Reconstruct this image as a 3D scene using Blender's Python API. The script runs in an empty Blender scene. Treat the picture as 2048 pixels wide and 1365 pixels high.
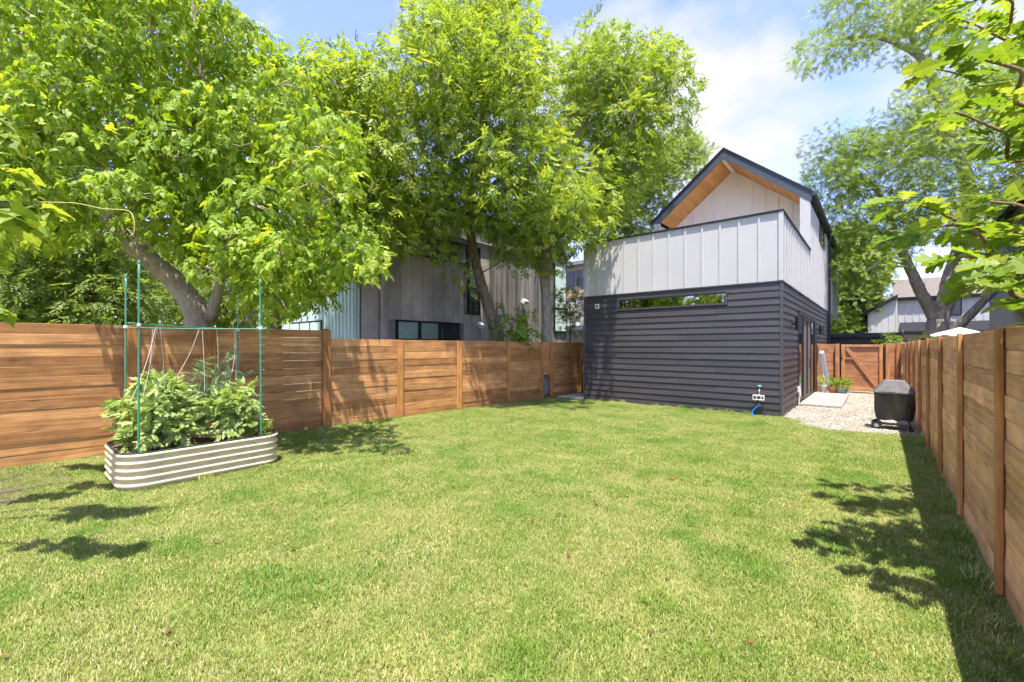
import bpy, bmesh, math, random
import numpy as np
from mathutils import Vector, Matrix, geometry

scene = bpy.context.scene
COL = scene.collection
R = math.radians

# ------------------------------------------------------------------ camera
EYE = 1.6                      # eye height, m
YAW = R(40.3)                  # camera turned left of the yard's long axis (+Y)
FPX = 861.0                    # focal length in pixels of a 2048 wide picture
cam_data = bpy.data.cameras.new('camera')
cam = bpy.data.objects.new('camera', cam_data)
COL.objects.link(cam)
cam.location = (0, 0, EYE)
cam.rotation_euler = (R(90), 0, YAW)
cam_data.sensor_width = 36
cam_data.lens = 36 * FPX / 2048
cam_data.shift_y = 9.5 / 2048
cam_data.clip_start = 0.05
cam_data.clip_end = 2000
scene.camera = cam

# ------------------------------------------------------------------ sky, sun
TO_SUN = Vector((0.185, -0.25, 1.0)).normalized()
world = bpy.data.worlds.new('World')
scene.world = world
world.use_nodes = True
wt = world.node_tree
bg = wt.nodes['Background']
sky = wt.nodes.new('ShaderNodeTexSky')
sky.sky_type = 'NISHITA'
sky.sun_disc = False
sky.sun_elevation = math.asin(TO_SUN.z)
sky.sun_rotation = math.atan2(TO_SUN.x, TO_SUN.y)
sky.altitude = 150
sky.air_density = 0.8
sky.dust_density = 0.3
sky.ozone_density = 3.0
tc = wt.nodes.new('ShaderNodeTexCoord')
mp = wt.nodes.new('ShaderNodeMapping')
mp.inputs['Scale'].default_value = (1.0, 1.0, 1.7)
mp.inputs['Location'].default_value = (0.35, 0.9, 0.2)
cn = wt.nodes.new('ShaderNodeTexNoise')
cn.inputs['Scale'].default_value = 2.6
cn.inputs['Detail'].default_value = 7
cn.inputs['Roughness'].default_value = 0.5
cn.inputs['Distortion'].default_value = 0.1
cr = wt.nodes.new('ShaderNodeValToRGB')
cr.color_ramp.elements[0].position = 0.50
cr.color_ramp.elements[0].color = (0.03, 0.03, 0.03, 1)
cr.color_ramp.elements[1].position = 0.64
cr.color_ramp.elements[1].color = (1, 1, 1, 1)
cm = wt.nodes.new('ShaderNodeMixRGB')
cm.inputs['Color2'].default_value = (1.58, 1.58, 1.64, 1)
wt.links.new(tc.outputs['Generated'], mp.inputs['Vector'])
wt.links.new(mp.outputs['Vector'], cn.inputs['Vector'])
wt.links.new(cn.outputs['Fac'], cr.inputs['Fac'])
wt.links.new(cr.outputs['Color'], cm.inputs['Fac'])
tint = wt.nodes.new('ShaderNodeMixRGB'); tint.blend_type = 'MULTIPLY'; tint.inputs['Fac'].default_value = 1.0
tint.inputs['Color2'].default_value = (0.90, 0.75, 0.92, 1)
wt.links.new(sky.outputs['Color'], tint.inputs['Color1'])
wt.links.new(tint.outputs['Color'], cm.inputs['Color1'])
wt.links.new(cm.outputs['Color'], bg.inputs['Color'])
bg.inputs['Strength'].default_value = 0.112

sun_data = bpy.data.lights.new('sun', 'SUN')
sun_data.energy = 2.15
sun_data.angle = R(0.53)
sun_data.color = (1.0, 0.94, 0.86)
sun = bpy.data.objects.new('sun', sun_data)
COL.objects.link(sun)
sun.location = (5, -5, 25)
sun.rotation_euler = TO_SUN.to_track_quat('Z', 'Y').to_euler()

scene.view_settings.view_transform = 'Standard'
scene.view_settings.look = 'None'
scene.view_settings.exposure = 2.52
scene.view_settings.gamma = 1.0
scene.view_settings.use_curve_mapping = False
scene.cycles.max_bounces = 6
scene.cycles.diffuse_bounces = 3
scene.cycles.glossy_bounces = 3
scene.cycles.transmission_bounces = 4
scene.cycles.transparent_max_bounces = 8
scene.cycles.use_light_tree = False
scene.cycles.use_adaptive_sampling = True
scene.cycles.adaptive_threshold = 0.03
scene.cycles.caustics_reflective = False
scene.cycles.caustics_refractive = False
scene.cycles.use_denoising = True

# ------------------------------------------------------------------ helpers
CS, SN = math.cos(YAW), math.sin(YAW)
def seen(x, y, z):
    """World point at distance z along the lens axis, in the direction of photo pixel (x, y)."""
    cx = (x - 1024) / FPX * z
    return Vector((CS * cx - SN * z, SN * cx + CS * z, EYE + (692 - y) / FPX * z))

def tag(o, label=None, cat=None, group=None, kind=None):
    if label: o['label'] = label
    if cat: o['category'] = cat
    if group: o['group'] = group
    if kind: o['kind'] = kind
    return o

def thing(name, label, cat, loc, group=None):
    o = bpy.data.objects.new(name, None)
    o.empty_display_size = 0.2
    COL.objects.link(o)
    o.location = loc
    return tag(o, label, cat, group)

def origin_of(o):
    v = Vector(o.location)
    p = o.parent
    while p is not None:
        v += Vector(p.location)
        p = p.parent
    return v

def link(name, me, parent=None, loc=(0, 0, 0), rot=None, mat=None):
    """loc is always in world coordinates; parents are never rotated."""
    o = bpy.data.objects.new(name, me)
    COL.objects.link(o)
    if mat is not None and not me.materials:
        me.materials.append(mat)
    if parent is not None:
        o.parent = parent
        o.location = Vector(loc) - origin_of(parent)
    else:
        o.location = loc
    if rot is not None:
        o.rotation_euler = rot
    return o

class MB:
    """collects vertices and faces of one mesh, in world coordinates"""
    def __init__(s):
        s.v = []; s.f = []
    def add(s, vs, fs):
        b = len(s.v)
        s.v += [tuple(p) for p in vs]
        s.f += [tuple(b + i for i in f) for f in fs]
    def box(s, x0, x1, y0, y1, z0, z1):
        s.add([(x0,y0,z0),(x1,y0,z0),(x1,y1,z0),(x0,y1,z0),(x0,y0,z1),(x1,y0,z1),(x1,y1,z1),(x0,y1,z1)],
              [(3,2,1,0),(4,5,6,7),(0,1,5,4),(1,2,6,5),(2,3,7,6),(3,0,4,7)])
    def prism(s, prof, a, b, axis):
        """prof: list of 2D points in the two other axes, swept from a to b along axis"""
        n = len(prof); vs = []
        for t in (a, b):
            for (p, q) in prof:
                vs.append((t,p,q) if axis == 0 else (p,t,q) if axis == 1 else (p,q,t))
        fs = [tuple(range(n)), tuple(range(2*n-1, n-1, -1))]
        fs += [(i, n+i, n+(i+1) % n, (i+1) % n) for i in range(n)]
        s.add(vs, fs)
    def tube(s, pts, rad, sides=8, cap=True, jitter=0.0, rng=None):
        pts = [Vector(p) for p in pts]
        n = len(pts)
        if not hasattr(rad, '__len__'): rad = [rad] * n
        ref = Vector((0.31, 0.87, 0.21)).normalized()
        vs = []; fs = []
        prev = None
        for i, p in enumerate(pts):
            t = (pts[min(i+1, n-1)] - pts[max(i-1, 0)])
            if t.length < 1e-9: t = Vector((0,0,1))
            t.normalize()
            u = (prev if prev is not None else ref)
            u = u - t * u.dot(t)
            if u.length < 1e-4:
                u = Vector((1,0,0)) - t * t.x
            u.normalize(); prev = u
            w = t.cross(u)
            for k in range(sides):
                a = 2*math.pi*k/sides
                r = rad[i] * (1 + (rng.uniform(-jitter, jitter) if rng else 0))
                vs.append(p + u*math.cos(a)*r + w*math.sin(a)*r)
        for i in range(n-1):
            for k in range(sides):
                a = i*sides+k; b = i*sides+(k+1) % sides
                fs.append((a, b, b+sides, a+sides))
        if cap:
            fs.append(tuple(reversed(range(sides))))
            fs.append(tuple(range((n-1)*sides, n*sides)))
        s.add(vs, fs)
    def lathe(s, prof, cx, cy, sides=20, sq=None):
        """prof: (radius, z) from bottom to top"""
        vs = []; fs = []
        for (r, z) in prof:
            for k in range(sides):
                a = 2*math.pi*k/sides
                vs.append((cx + r*math.cos(a), cy + r*math.sin(a), z))
        for i in range(len(prof)-1):
            for k in range(sides):
                a = i*sides+k; b = i*sides+(k+1) % sides
                fs.append((a, b, b+sides, a+sides))
        fs.append(tuple(reversed(range(sides))))
        fs.append(tuple(range((len(prof)-1)*sides, len(prof)*sides)))
        s.add(vs, fs)
    def build(s, name, mat, parent=None, smooth=False, centre=True, bevel=0):
        v = np.array(s.v, dtype=float)
        c = Vector((v.min(0) + v.max(0)) / 2) if centre else Vector((0,0,0))
        v = v - np.array(c)
        me = bpy.data.meshes.new(name)
        me.from_pydata(v.tolist(), [], s.f)
        if bevel:
            bm = bmesh.new(); bm.from_mesh(me)
            bmesh.ops.bevel(bm, geom=[e for e in bm.edges if e.is_manifold and e.calc_face_angle(0) > 0.6], offset=bevel, segments=1, affect='EDGES')
            bm.to_mesh(me); bm.free()
        if smooth:
            me.polygons.foreach_set('use_smooth', [True]*len(me.polygons))
        me.update()
        return link(name, me, parent, c, mat=mat)

def one_box(name, mat, parent, x0, x1, y0, y1, z0, z1, bevel=0):
    m = MB(); m.box(x0, x1, y0, y1, z0, z1)
    return m.build(name, mat, parent, bevel=bevel)

_boards = {}
def board(name, mat, parent, size, loc, rot=(0,0,0), bevel=0.004):
    """a bevelled plank; alike planks share their mesh"""
    key = (round(size[0],2), round(size[1],3), round(size[2],3), mat.name, bevel)
    me = _boards.get(key)
    if me is None:
        bm = bmesh.new()
        bmesh.ops.create_cube(bm, size=1)
        bmesh.ops.scale(bm, vec=size, verts=bm.verts)
        bmesh.ops.bevel(bm, geom=list(bm.edges), offset=min(bevel, min(size)*0.3), segments=1, affect='EDGES')
        me = bpy.data.meshes.new(name)
        bm.to_mesh(me); bm.free()
        me.materials.append(mat)
        _boards[key] = me
    return link(name, me, parent, loc, rot)

def catmull(pts, n=6):
    pts = [Vector(p) for p in pts]
    if len(pts) < 3: return pts
    q = [pts[0]*2 - pts[1]] + pts + [pts[-1]*2 - pts[-2]]
    out = []
    for i in range(1, len(q)-2):
        a, b, c, d = q[i-1:i+3]
        for k in range(n):
            t = k/n
            out.append(0.5*((2*b) + (c-a)*t + (2*a-5*b+4*c-d)*t*t + (3*b-a-3*c+d)*t*t*t))
    out.append(pts[-1])
    return out
def lerp_list(vals, n):
    return list(np.interp(np.linspace(0, len(vals)-1, n), range(len(vals)), vals))

# ------------------------------------------------------------------ materials
def new_mat(name):
    m = bpy.data.materials.new(name); m.use_nodes = True
    nt = m.node_tree
    return m, nt, nt.nodes['Principled BSDF']
def N(nt, typ, **kw):
    n = nt.nodes.new(typ)
    for k, v in kw.items(): setattr(n, k, v)
    return n
def ramp(nt, stops):
    r = N(nt, 'ShaderNodeValToRGB')
    els = r.color_ramp.elements
    while len(els) < len(stops): els.new(0.5)
    for e, (p, c) in zip(els, stops):
        e.position = p; e.color = (*c, 1)
    return r
def noise(nt, scale, detail=4, rough=0.55, vec=None, dist=0.0):
    n = N(nt, 'ShaderNodeTexNoise')
    n.inputs['Scale'].default_value = scale
    n.inputs['Detail'].default_value = detail
    n.inputs['Roughness'].default_value = rough
    n.inputs['Distortion'].default_value = dist
    if vec is not None: nt.links.new(vec, n.inputs['Vector'])
    return n
def mul(nt, a, b, typ='MULTIPLY', fac=1.0):
    m = N(nt, 'ShaderNodeMixRGB', blend_type=typ)
    m.inputs['Fac'].default_value = fac
    for k, s in (('Color1', a), ('Color2', b)):
        if isinstance(s, tuple): m.inputs[k].default_value = (*s, 1)
        else: nt.links.new(s, m.inputs[k])
    return m.outputs['Color']
def bump(nt, bsdf, height, strength, dist=0.01):
    b = N(nt, 'ShaderNodeBump')
    b.inputs['Strength'].default_value = strength
    b.inputs['Distance'].default_value = dist
    nt.links.new(height, b.inputs['Height'])
    nt.links.new(b.outputs['Normal'], bsdf.inputs['Normal'])
    return b

def plain(name, col, rough=0.5, metal=0.0, var=0.12, scale=6.0, bmp=0.0, bscale=60, objvar=0.0, spec=0.5, stretch=(1,1,1)):
    """one colour with slight mottling, per-piece shift and fine relief"""
    m, nt, b = new_mat(name)
    t = N(nt, 'ShaderNodeTexCoord'); mpn = N(nt, 'ShaderNodeMapping')
    mpn.inputs['Scale'].default_value = stretch
    geo = N(nt, 'ShaderNodeNewGeometry')
    nt.links.new(geo.outputs['Position'], mpn.inputs['Vector'])
    n = noise(nt, scale, 5, 0.6, mpn.outputs['Vector'])
    lo = tuple(c*(1-var) for c in col); hi = tuple(min(1, c*(1+var)) for c in col)
    r = ramp(nt, [(0.3, lo), (0.7, hi)])
    nt.links.new(n.outputs['Fac'], r.inputs['Fac'])
    c = r.outputs['Color']
    if objvar:
        oi = N(nt, 'ShaderNodeObjectInfo')
        rr = ramp(nt, [(0, (1-objvar,)*3), (1, (1+objvar,)*3)])
        nt.links.new(oi.outputs['Random'], rr.inputs['Fac'])
        c = mul(nt, c, rr.outputs['Color'])
    nt.links.new(c, b.inputs['Base Color'])
    b.inputs['Roughness'].default_value = rough
    b.inputs['Metallic'].default_value = metal
    b.inputs['Specular IOR Level'].default_value = spec
    if bmp:
        bn = noise(nt, bscale, 4, 0.6, mpn.outputs['Vector'])
        bump(nt, b, bn.outputs['Fac'], bmp)
    return m

def wood(name, dark, mid, light, axis=0, objvar=0.22, rough=0.62, blotch=0.3):
    """stained planks; the grain runs along the plank's own long axis"""
    m, nt, b = new_mat(name)
    t = N(nt, 'ShaderNodeTexCoord')
    oi = N(nt, 'ShaderNodeObjectInfo')
    off = N(nt, 'ShaderNodeVectorMath', operation='MULTIPLY')
    comb = N(nt, 'ShaderNodeCombineXYZ')
    for k in 'XYZ': nt.links.new(oi.outputs['Random'], comb.inputs[k])
    nt.links.new(comb.outputs['Vector'], off.inputs[0]); off.inputs[1].default_value = (37, 91, 53)
    add = N(nt, 'ShaderNodeVectorMath', operation='ADD')
    nt.links.new(t.outputs['Object'], add.inputs[0]); nt.links.new(off.outputs['Vector'], add.inputs[1])
    mpn = N(nt, 'ShaderNodeMapping')
    sc = [26, 26, 26]; sc[axis] = 1.3
    mpn.inputs['Scale'].default_value = sc
    nt.links.new(add.outputs['Vector'], mpn.inputs['Vector'])
    g = noise(nt, 1.0, 6, 0.62, mpn.outputs['Vector'], 0.9)
    r = ramp(nt, [(0.28, dark), (0.5, mid), (0.72, light)])
    nt.links.new(g.outputs['Fac'], r.inputs['Fac'])
    bl = noise(nt, 2.6, 3, 0.6, add.outputs['Vector'])
    br = ramp(nt, [(0.3, (1-blotch,)*3), (0.7, (1+blotch*0.5,)*3)])
    nt.links.new(bl.outputs['Fac'], br.inputs['Fac'])
    c = mul(nt, r.outputs['Color'], br.outputs['Color'])
    orr = ramp(nt, [(0, (1-objvar, 1-objvar*1.15, 1-objvar*1.3)), (0.5, (1, 1, 1)), (1, (1+objvar*.7, 1+objvar*.75, 1+objvar*.8))])
    nt.links.new(oi.outputs['Random'], orr.inputs['Fac'])
    c = mul(nt, c, orr.outputs['Color'])
    # small knots
    km = N(nt, 'ShaderNodeMapping'); ks = [6, 6, 6]; ks[axis] = 1.1
    km.inputs['Scale'].default_value = ks
    nt.links.new(add.outputs['Vector'], km.inputs['Vector'])
    vo = N(nt, 'ShaderNodeTexVoronoi'); vo.inputs['Scale'].default_value = 1.0
    nt.links.new(km.outputs['Vector'], vo.inputs['Vector'])
    kr = ramp(nt, [(0.03, (0.42, 0.34, 0.27)), (0.075, (0.85, 0.82, 0.8)), (0.12, (1, 1, 1))])
    nt.links.new(vo.outputs['Distance'], kr.inputs['Fac'])
    c = mul(nt, c, kr.outputs['Color'])
    nt.links.new(c, b.inputs['Base Color'])
    b.inputs['Roughness'].default_value = rough
    b.inputs['Specular IOR Level'].default_value = 0.3
    bump(nt, b, g.outputs['Fac'], 0.35, 0.004)
    return m

def leaf_mat(name, dark, mid, light, trans=0.4, tint=(1.5, 1.45, 0.55), rough=0.5, objrand=False):
    m, nt, b = new_mat(name)
    if objrand:
        src = N(nt, 'ShaderNodeObjectInfo').outputs['Random']
    else:
        at = N(nt, 'ShaderNodeAttribute'); at.attribute_name = 'rnd'
        src = at.outputs['Fac']
    r = ramp(nt, [(0.0, dark), (0.5, mid), (1.0, light)])
    nt.links.new(src, r.inputs['Fac'])
    col = r.outputs['Color']
    if objrand:
        t = N(nt, 'ShaderNodeTexCoord'); sx = N(nt, 'ShaderNodeSeparateXYZ'); nt.links.new(t.outputs['Object'], sx.inputs[0])
        ab = N(nt, 'ShaderNodeMath', operation='ABSOLUTE'); nt.links.new(sx.outputs['Y'], ab.inputs[0])
        mr = ramp(nt, [(0.0, (1.5, 1.4, 1.6)), (0.0035, (1, 1, 1))]); nt.links.new(ab.outputs[0], mr.inputs['Fac'])
        sl = N(nt, 'ShaderNodeMath', operation='MULTIPLY_ADD'); nt.links.new(ab.outputs[0], sl.inputs[0]); sl.inputs[1].default_value = -0.9; nt.links.new(sx.outputs['X'], sl.inputs[2])
        md = N(nt, 'ShaderNodeMath', operation='PINGPONG'); nt.links.new(sl.outputs[0], md.inputs[0]); md.inputs[1].default_value = 0.014
        vr = ramp(nt, [(0.0, (1.25, 1.2, 1.3)), (0.0016, (0.97, 0.97, 0.97)), (0.014, (1, 1, 1))]); nt.links.new(md.outputs[0], vr.inputs['Fac'])
        nz = noise(nt, 35, 3, 0.6, t.outputs['Object']); nr_ = ramp(nt, [(0.3, (0.82, 0.85, 0.8)), (0.7, (1.1, 1.08, 1.1))]); nt.links.new(nz.outputs['Fac'], nr_.inputs['Fac'])
        col = mul(nt, mul(nt, mul(nt, col, mr.outputs['Color']), vr.outputs['Color']), nr_.outputs['Color'])
        bump(nt, b, md.outputs[0], 0.5, 0.02)
    nt.links.new(col, b.inputs['Base Color'])
    b.inputs['Roughness'].default_value = rough
    b.inputs['Specular IOR Level'].default_value = 0.25
    tr = N(nt, 'ShaderNodeBsdfTranslucent')
    nt.links.new(mul(nt, col, tint), tr.inputs['Color'])
    mx = N(nt, 'ShaderNodeMixShader'); mx.inputs['Fac'].default_value = trans
    nt.links.new(b.outputs['BSDF'], mx.inputs[1]); nt.links.new(tr.outputs['BSDF'], mx.inputs[2])
    nt.links.new(mx.outputs['Shader'], nt.nodes['Material Output'].inputs['Surface'])
    return m

def bark(name, dark, light, scale=9.0, plates=True):
    m, nt, b = new_mat(name)
    t = N(nt, 'ShaderNodeNewGeometry')
    mpn = N(nt, 'ShaderNodeMapping'); mpn.inputs['Scale'].default_value = (1, 1, 0.35)
    nt.links.new(t.outputs['Position'], mpn.inputs['Vector'])
    n = noise(nt, scale, 8, 0.68, mpn.outputs['Vector'], 0.6)
    r = ramp(nt, [(0.32, dark), (0.66, light)])
    nt.links.new(n.outputs['Fac'], r.inputs['Fac'])
    v = N(nt, 'ShaderNodeTexVoronoi', feature='DISTANCE_TO_EDGE'); v.inputs['Scale'].default_value = scale*2.2
    nt.links.new(mpn.outputs['Vector'], v.inputs['Vector'])
    vr = ramp(nt, [(0.0, (0.45, 0.42, 0.4)), (0.09, (1, 1, 1))])
    nt.links.new(v.outputs['Distance'], vr.inputs['Fac'])
    c = mul(nt, r.outputs['Color'], vr.outputs['Color'], fac=0.45 if plates else 0.0)
    nt.links.new(c, b.inputs['Base Color'])
    b.inputs['Roughness'].default_value = 0.9
    b.inputs['Specular IOR Level'].default_value = 0.1
    hh = mul(nt, n.outputs['Fac'], vr.outputs['Color'])
    bump(nt, b, hh, 0.9, 0.03)
    return m

def glass_mat(name, tint=(0.93, 0.97, 0.95), refl=0.04):
    m, nt, b = new_mat(name)
    nt.nodes.remove(b)
    tr = N(nt, 'ShaderNodeBsdfTransparent'); tr.inputs['Color'].default_value = (*tint, 1)
    gl = N(nt, 'ShaderNodeBsdfGlossy'); gl.inputs['Roughness'].default_value = 0.015
    gl.inputs['Color'].default_value = (0.95, 0.97, 0.97, 1)
    lw = N(nt, 'ShaderNodeLayerWeight'); lw.inputs['Blend'].default_value = 0.35
    ma = N(nt, 'ShaderNodeMath', operation='MULTIPLY_ADD')
    nt.links.new(lw.outputs['Fresnel'], ma.inputs[0]); ma.inputs[1].default_value = 0.9; ma.inputs[2].default_value = refl
    ma.use_clamp = True
    mx = N(nt, 'ShaderNodeMixShader')
    nt.links.new(ma.outputs[0], mx.inputs['Fac'])
    nt.links.new(tr.outputs['BSDF'], mx.inputs[1]); nt.links.new(gl.outputs['BSDF'], mx.inputs[2])
    nt.links.new(mx.outputs['Shader'], nt.nodes['Material Output'].inputs['Surface'])
    return m

M = {}
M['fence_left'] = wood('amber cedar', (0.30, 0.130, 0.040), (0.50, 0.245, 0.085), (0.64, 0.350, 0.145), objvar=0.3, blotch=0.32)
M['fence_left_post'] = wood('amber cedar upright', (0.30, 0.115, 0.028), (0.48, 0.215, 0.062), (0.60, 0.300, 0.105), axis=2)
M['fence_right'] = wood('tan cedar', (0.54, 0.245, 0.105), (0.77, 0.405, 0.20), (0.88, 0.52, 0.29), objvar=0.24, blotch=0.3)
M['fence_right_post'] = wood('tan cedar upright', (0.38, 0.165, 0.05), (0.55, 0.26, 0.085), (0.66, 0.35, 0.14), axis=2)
M['gate'] = wood('orange cedar', (0.30, 0.125, 0.050), (0.46, 0.215, 0.095), (0.58, 0.30, 0.15), objvar=0.14)
M['gate_post'] = wood('orange cedar upright', (0.33, 0.13, 0.04), (0.48, 0.21, 0.075), (0.58, 0.28, 0.11), axis=2, objvar=0.12)
M['soffit'] = wood('soffit cedar', (0.58, 0.25, 0.07), (0.72, 0.34, 0.11), (0.80, 0.42, 0.16), axis=1, objvar=0.12, blotch=0.12)
M['lap'] = plain('charcoal lap siding', (0.049, 0.045, 0.048), 0.5, var=0.16, scale=3.0, bmp=0.10, bscale=90, objvar=0.13, stretch=(0.4,0.4,3))
M['corner'] = plain('charcoal metal corner', (0.075, 0.072, 0.075), 0.35, 0.2)
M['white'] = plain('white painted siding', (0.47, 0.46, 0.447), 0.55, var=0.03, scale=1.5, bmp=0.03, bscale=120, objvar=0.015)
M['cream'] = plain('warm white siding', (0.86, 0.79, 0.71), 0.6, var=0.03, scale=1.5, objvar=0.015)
M['black_metal'] = plain('black metal', (0.022, 0.023, 0.027), 0.35, 0.4, var=0.1)
M['roof_metal'] = plain('dark blue grey roof trim', (0.055, 0.065, 0.085), 0.5, 0.1, var=0.12, scale=3)
M['shingle'] = plain('dark shingles', (0.028, 0.028, 0.031), 0.95, spec=0.1, var=0.35, scale=14, bmp=0.4, bscale=30)
M['interior'] = plain('dark interior', (0.035, 0.033, 0.03), 0.9)
M['curtain'] = plain('brown roller shade', (0.20, 0.165, 0.14), 0.85, var=0.06)
M['screen'] = plain('brown insect screen', (0.13, 0.105, 0.088), 0.85, var=0.05)
M['glass'] = glass_mat('window glass')
M['glass_dark'] = glass_mat('dark window glass', (0.35, 0.42, 0.33), 0.30)
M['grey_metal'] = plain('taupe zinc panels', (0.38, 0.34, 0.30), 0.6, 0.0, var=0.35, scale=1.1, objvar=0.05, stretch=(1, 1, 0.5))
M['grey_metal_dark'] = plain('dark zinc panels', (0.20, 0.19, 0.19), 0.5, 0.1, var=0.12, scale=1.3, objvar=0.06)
M['shadow_streaked_metal'] = plain('zinc panels with painted shadow streaks', (0.21, 0.19, 0.17), 0.6, 0.0, var=0.75, scale=1.0, objvar=0.12, stretch=(5, 5, 0.28))  # darker tone and vertical tree shadow streaks painted into the zinc colour
M['teal_metal'] = plain('pale teal corrugated steel', (0.62, 0.77, 0.75), 0.5, 0.1, var=0.04, scale=0.8)
M['blind'] = plain('sage green blind', (0.66, 0.82, 0.71), 0.8, var=0.04)
M['concrete'] = plain('pale concrete', (0.30, 0.27, 0.228), 0.85, var=0.08, scale=5, bmp=0.12, bscale=70)
M['concrete_grey'] = plain('grey concrete', (0.36, 0.35, 0.33), 0.9, var=0.15, scale=4, bmp=0.15, bscale=60)
M['bed_metal'] = plain('cream coated steel', (0.56, 0.47, 0.30), 0.38, 0.0, var=0.05, scale=4)
M['soil'] = plain('mulched soil', (0.12, 0.075, 0.045), 0.95, var=0.6, scale=24, bmp=1.0, bscale=40)
M['stake'] = plain('green plastic stake', (0.06, 0.24, 0.15), 0.4, var=0.12)
M['string'] = plain('pale string', (0.70, 0.62, 0.54), 0.8)
M['plastic_white'] = plain('white plastic', (0.72, 0.72, 0.70), 0.35)
M['aluminium'] = plain('aluminium', (0.42, 0.43, 0.45), 0.4, 0.5)
M['terracotta'] = plain('terracotta', (0.56, 0.22, 0.10), 0.8, var=0.12)
M['teal_pot'] = plain('grey green glaze', (0.33, 0.47, 0.40), 0.45, var=0.08)
M['hose_blue'] = plain('blue hose', (0.015, 0.15, 0.52), 0.35)
M['rubber'] = plain('black rubber', (0.018, 0.018, 0.018), 0.7)
M['brass'] = plain('brass', (0.52, 0.40, 0.18), 0.35, 0.8)
M['tap_green'] = plain('green tap wheel', (0.18, 0.50, 0.42), 0.4)
M['vinyl'] = plain('black vinyl cover', (0.030, 0.029, 0.028), 0.30, var=0.3, scale=5, bmp=0.2, bscale=14)
M['vinyl_top'] = plain('faded grey vinyl', (0.10, 0.097, 0.094), 0.6, var=0.12, scale=5, bmp=0.2, bscale=14)
M['bark_pale'] = bark('pale furrowed bark', (0.30, 0.24, 0.18), (0.58, 0.50, 0.40), 9, False)
M['bark_dark'] = bark('dark rough bark', (0.13, 0.10, 0.07), (0.36, 0.30, 0.22), 10)
M['bark_grey'] = bark('grey flaky bark', (0.22, 0.185, 0.155), (0.50, 0.44, 0.38), 9)
M['twig'] = plain('twig', (0.16, 0.10, 0.05), 0.85, var=0.2)
M['leaf_box'] = leaf_mat('broad leaves', (0.125, 0.225, 0.025), (0.26, 0.385, 0.04), (0.45, 0.54, 0.09), 0.5, (1.5, 1.35, 0.45))
M['leaf_pecan'] = leaf_mat('feathery leaves', (0.15, 0.23, 0.03), (0.275, 0.38, 0.058), (0.44, 0.51, 0.11), 0.46, (1.4, 1.3, 0.5))
M['leaf_pecan2'] = leaf_mat('deeper feathery leaves', (0.125, 0.205, 0.028), (0.235, 0.34, 0.05), (0.39, 0.46, 0.09), 0.46, (1.4, 1.3, 0.5))
M['leaf_dark'] = leaf_mat('small dark leaves', (0.105, 0.17, 0.036), (0.19, 0.265, 0.058), (0.29, 0.36, 0.09), 0.42)
M['leaf_far'] = leaf_mat('far leaves', (0.11, 0.165, 0.04), (0.2, 0.27, 0.06), (0.32, 0.375, 0.1), 0.46)
M['leaf_right'] = leaf_mat('dusty green leaves', (0.115, 0.185, 0.034), (0.215, 0.305, 0.056), (0.345, 0.42, 0.095), 0.45)
M['leaf_oak'] = leaf_mat('bright lobed leaves', (0.095, 0.19, 0.022), (0.17, 0.275, 0.032), (0.27, 0.355, 0.085), 0.55, (1.45, 1.25, 0.45), objrand=True)
M['leaf_maple'] = leaf_mat('bright broad leaves', (0.16, 0.25, 0.03), (0.23, 0.33, 0.045), (0.3, 0.38, 0.075), 0.55, (1.4, 1.3, 0.45), objrand=True)
M['leaf_tomato'] = leaf_mat('tomato leaves', (0.26, 0.36, 0.1), (0.4, 0.5, 0.17), (0.55, 0.62, 0.27), 0.42, (1.2, 1.25, 0.5))
M['leaf_fern'] = leaf_mat('blue green feathery leaves', (0.15, 0.24, 0.13), (0.22, 0.32, 0.17), (0.3, 0.4, 0.22), 0.36, (1.2, 1.3, 0.7))
M['leaf_pot'] = leaf_mat('potted leaves', (0.09, 0.17, 0.02), (0.20, 0.30, 0.04), (0.34, 0.42, 0.07), 0.35)
M['leaf_shrub'] = leaf_mat('glossy shrub leaves', (0.09, 0.19, 0.024), (0.18, 0.3, 0.035), (0.29, 0.4, 0.06), 0.46)
M['leaf_brown'] = plain('dry leaf', (0.14, 0.060, 0.012), 0.8, var=0.3, objvar=0.35)

# ------------------------------------------------------------------ ground
XL, XR = -6.68, -1.63          # guest house, left and right wall
YF, YG, YE = 11.25, 22.9, 29.0 # front wall, end of ground floor, end of upper floor
YU, YR = 16.5, 17.9            # front of the gabled upper floor, recessed gable wall
FX = 0.58                      # face of the right fence
GATE_Y = 18.6
def left_x(y): return -8.68 + 0.0845 * y      # face of the left fence

def ground_mat(name, a, b_, c, s1=0.6, s2=30):
    m, nt, b = new_mat(name)
    g = N(nt, 'ShaderNodeNewGeometry')
    n1 = noise(nt, s1, 5, 0.6, g.outputs['Position']); n2 = noise(nt, s2, 4, 0.7, g.outputs['Position'])
    r1 = ramp(nt, [(0.35, a), (0.5, b_), (0.68, c)])
    nt.links.new(n1.outputs['Fac'], r1.inputs['Fac'])
    r2 = ramp(nt, [(0.3, (0.6, 0.6, 0.6)), (0.7, (1.2, 1.2, 1.2))])
    nt.links.new(n2.outputs['Fac'], r2.inputs['Fac'])
    nt.links.new(mul(nt, r1.outputs['Color'], r2.outputs['Color']), b.inputs['Base Color'])
    b.inputs['Roughness'].default_value = 0.95; b.inputs['Specular IOR Level'].default_value = 0.1
    bump(nt, b, n2.outputs['Fac'], 0.6, 0.02)
    return m
M['ground'] = ground_mat('rough ground', (0.11, 0.12, 0.05), (0.16, 0.17, 0.07), (0.22, 0.19, 0.11))
M['thatch'] = ground_mat('lawn thatch', (0.20, 0.215, 0.06), (0.26, 0.25, 0.085), (0.33, 0.28, 0.13), 0.9, 60)
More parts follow.
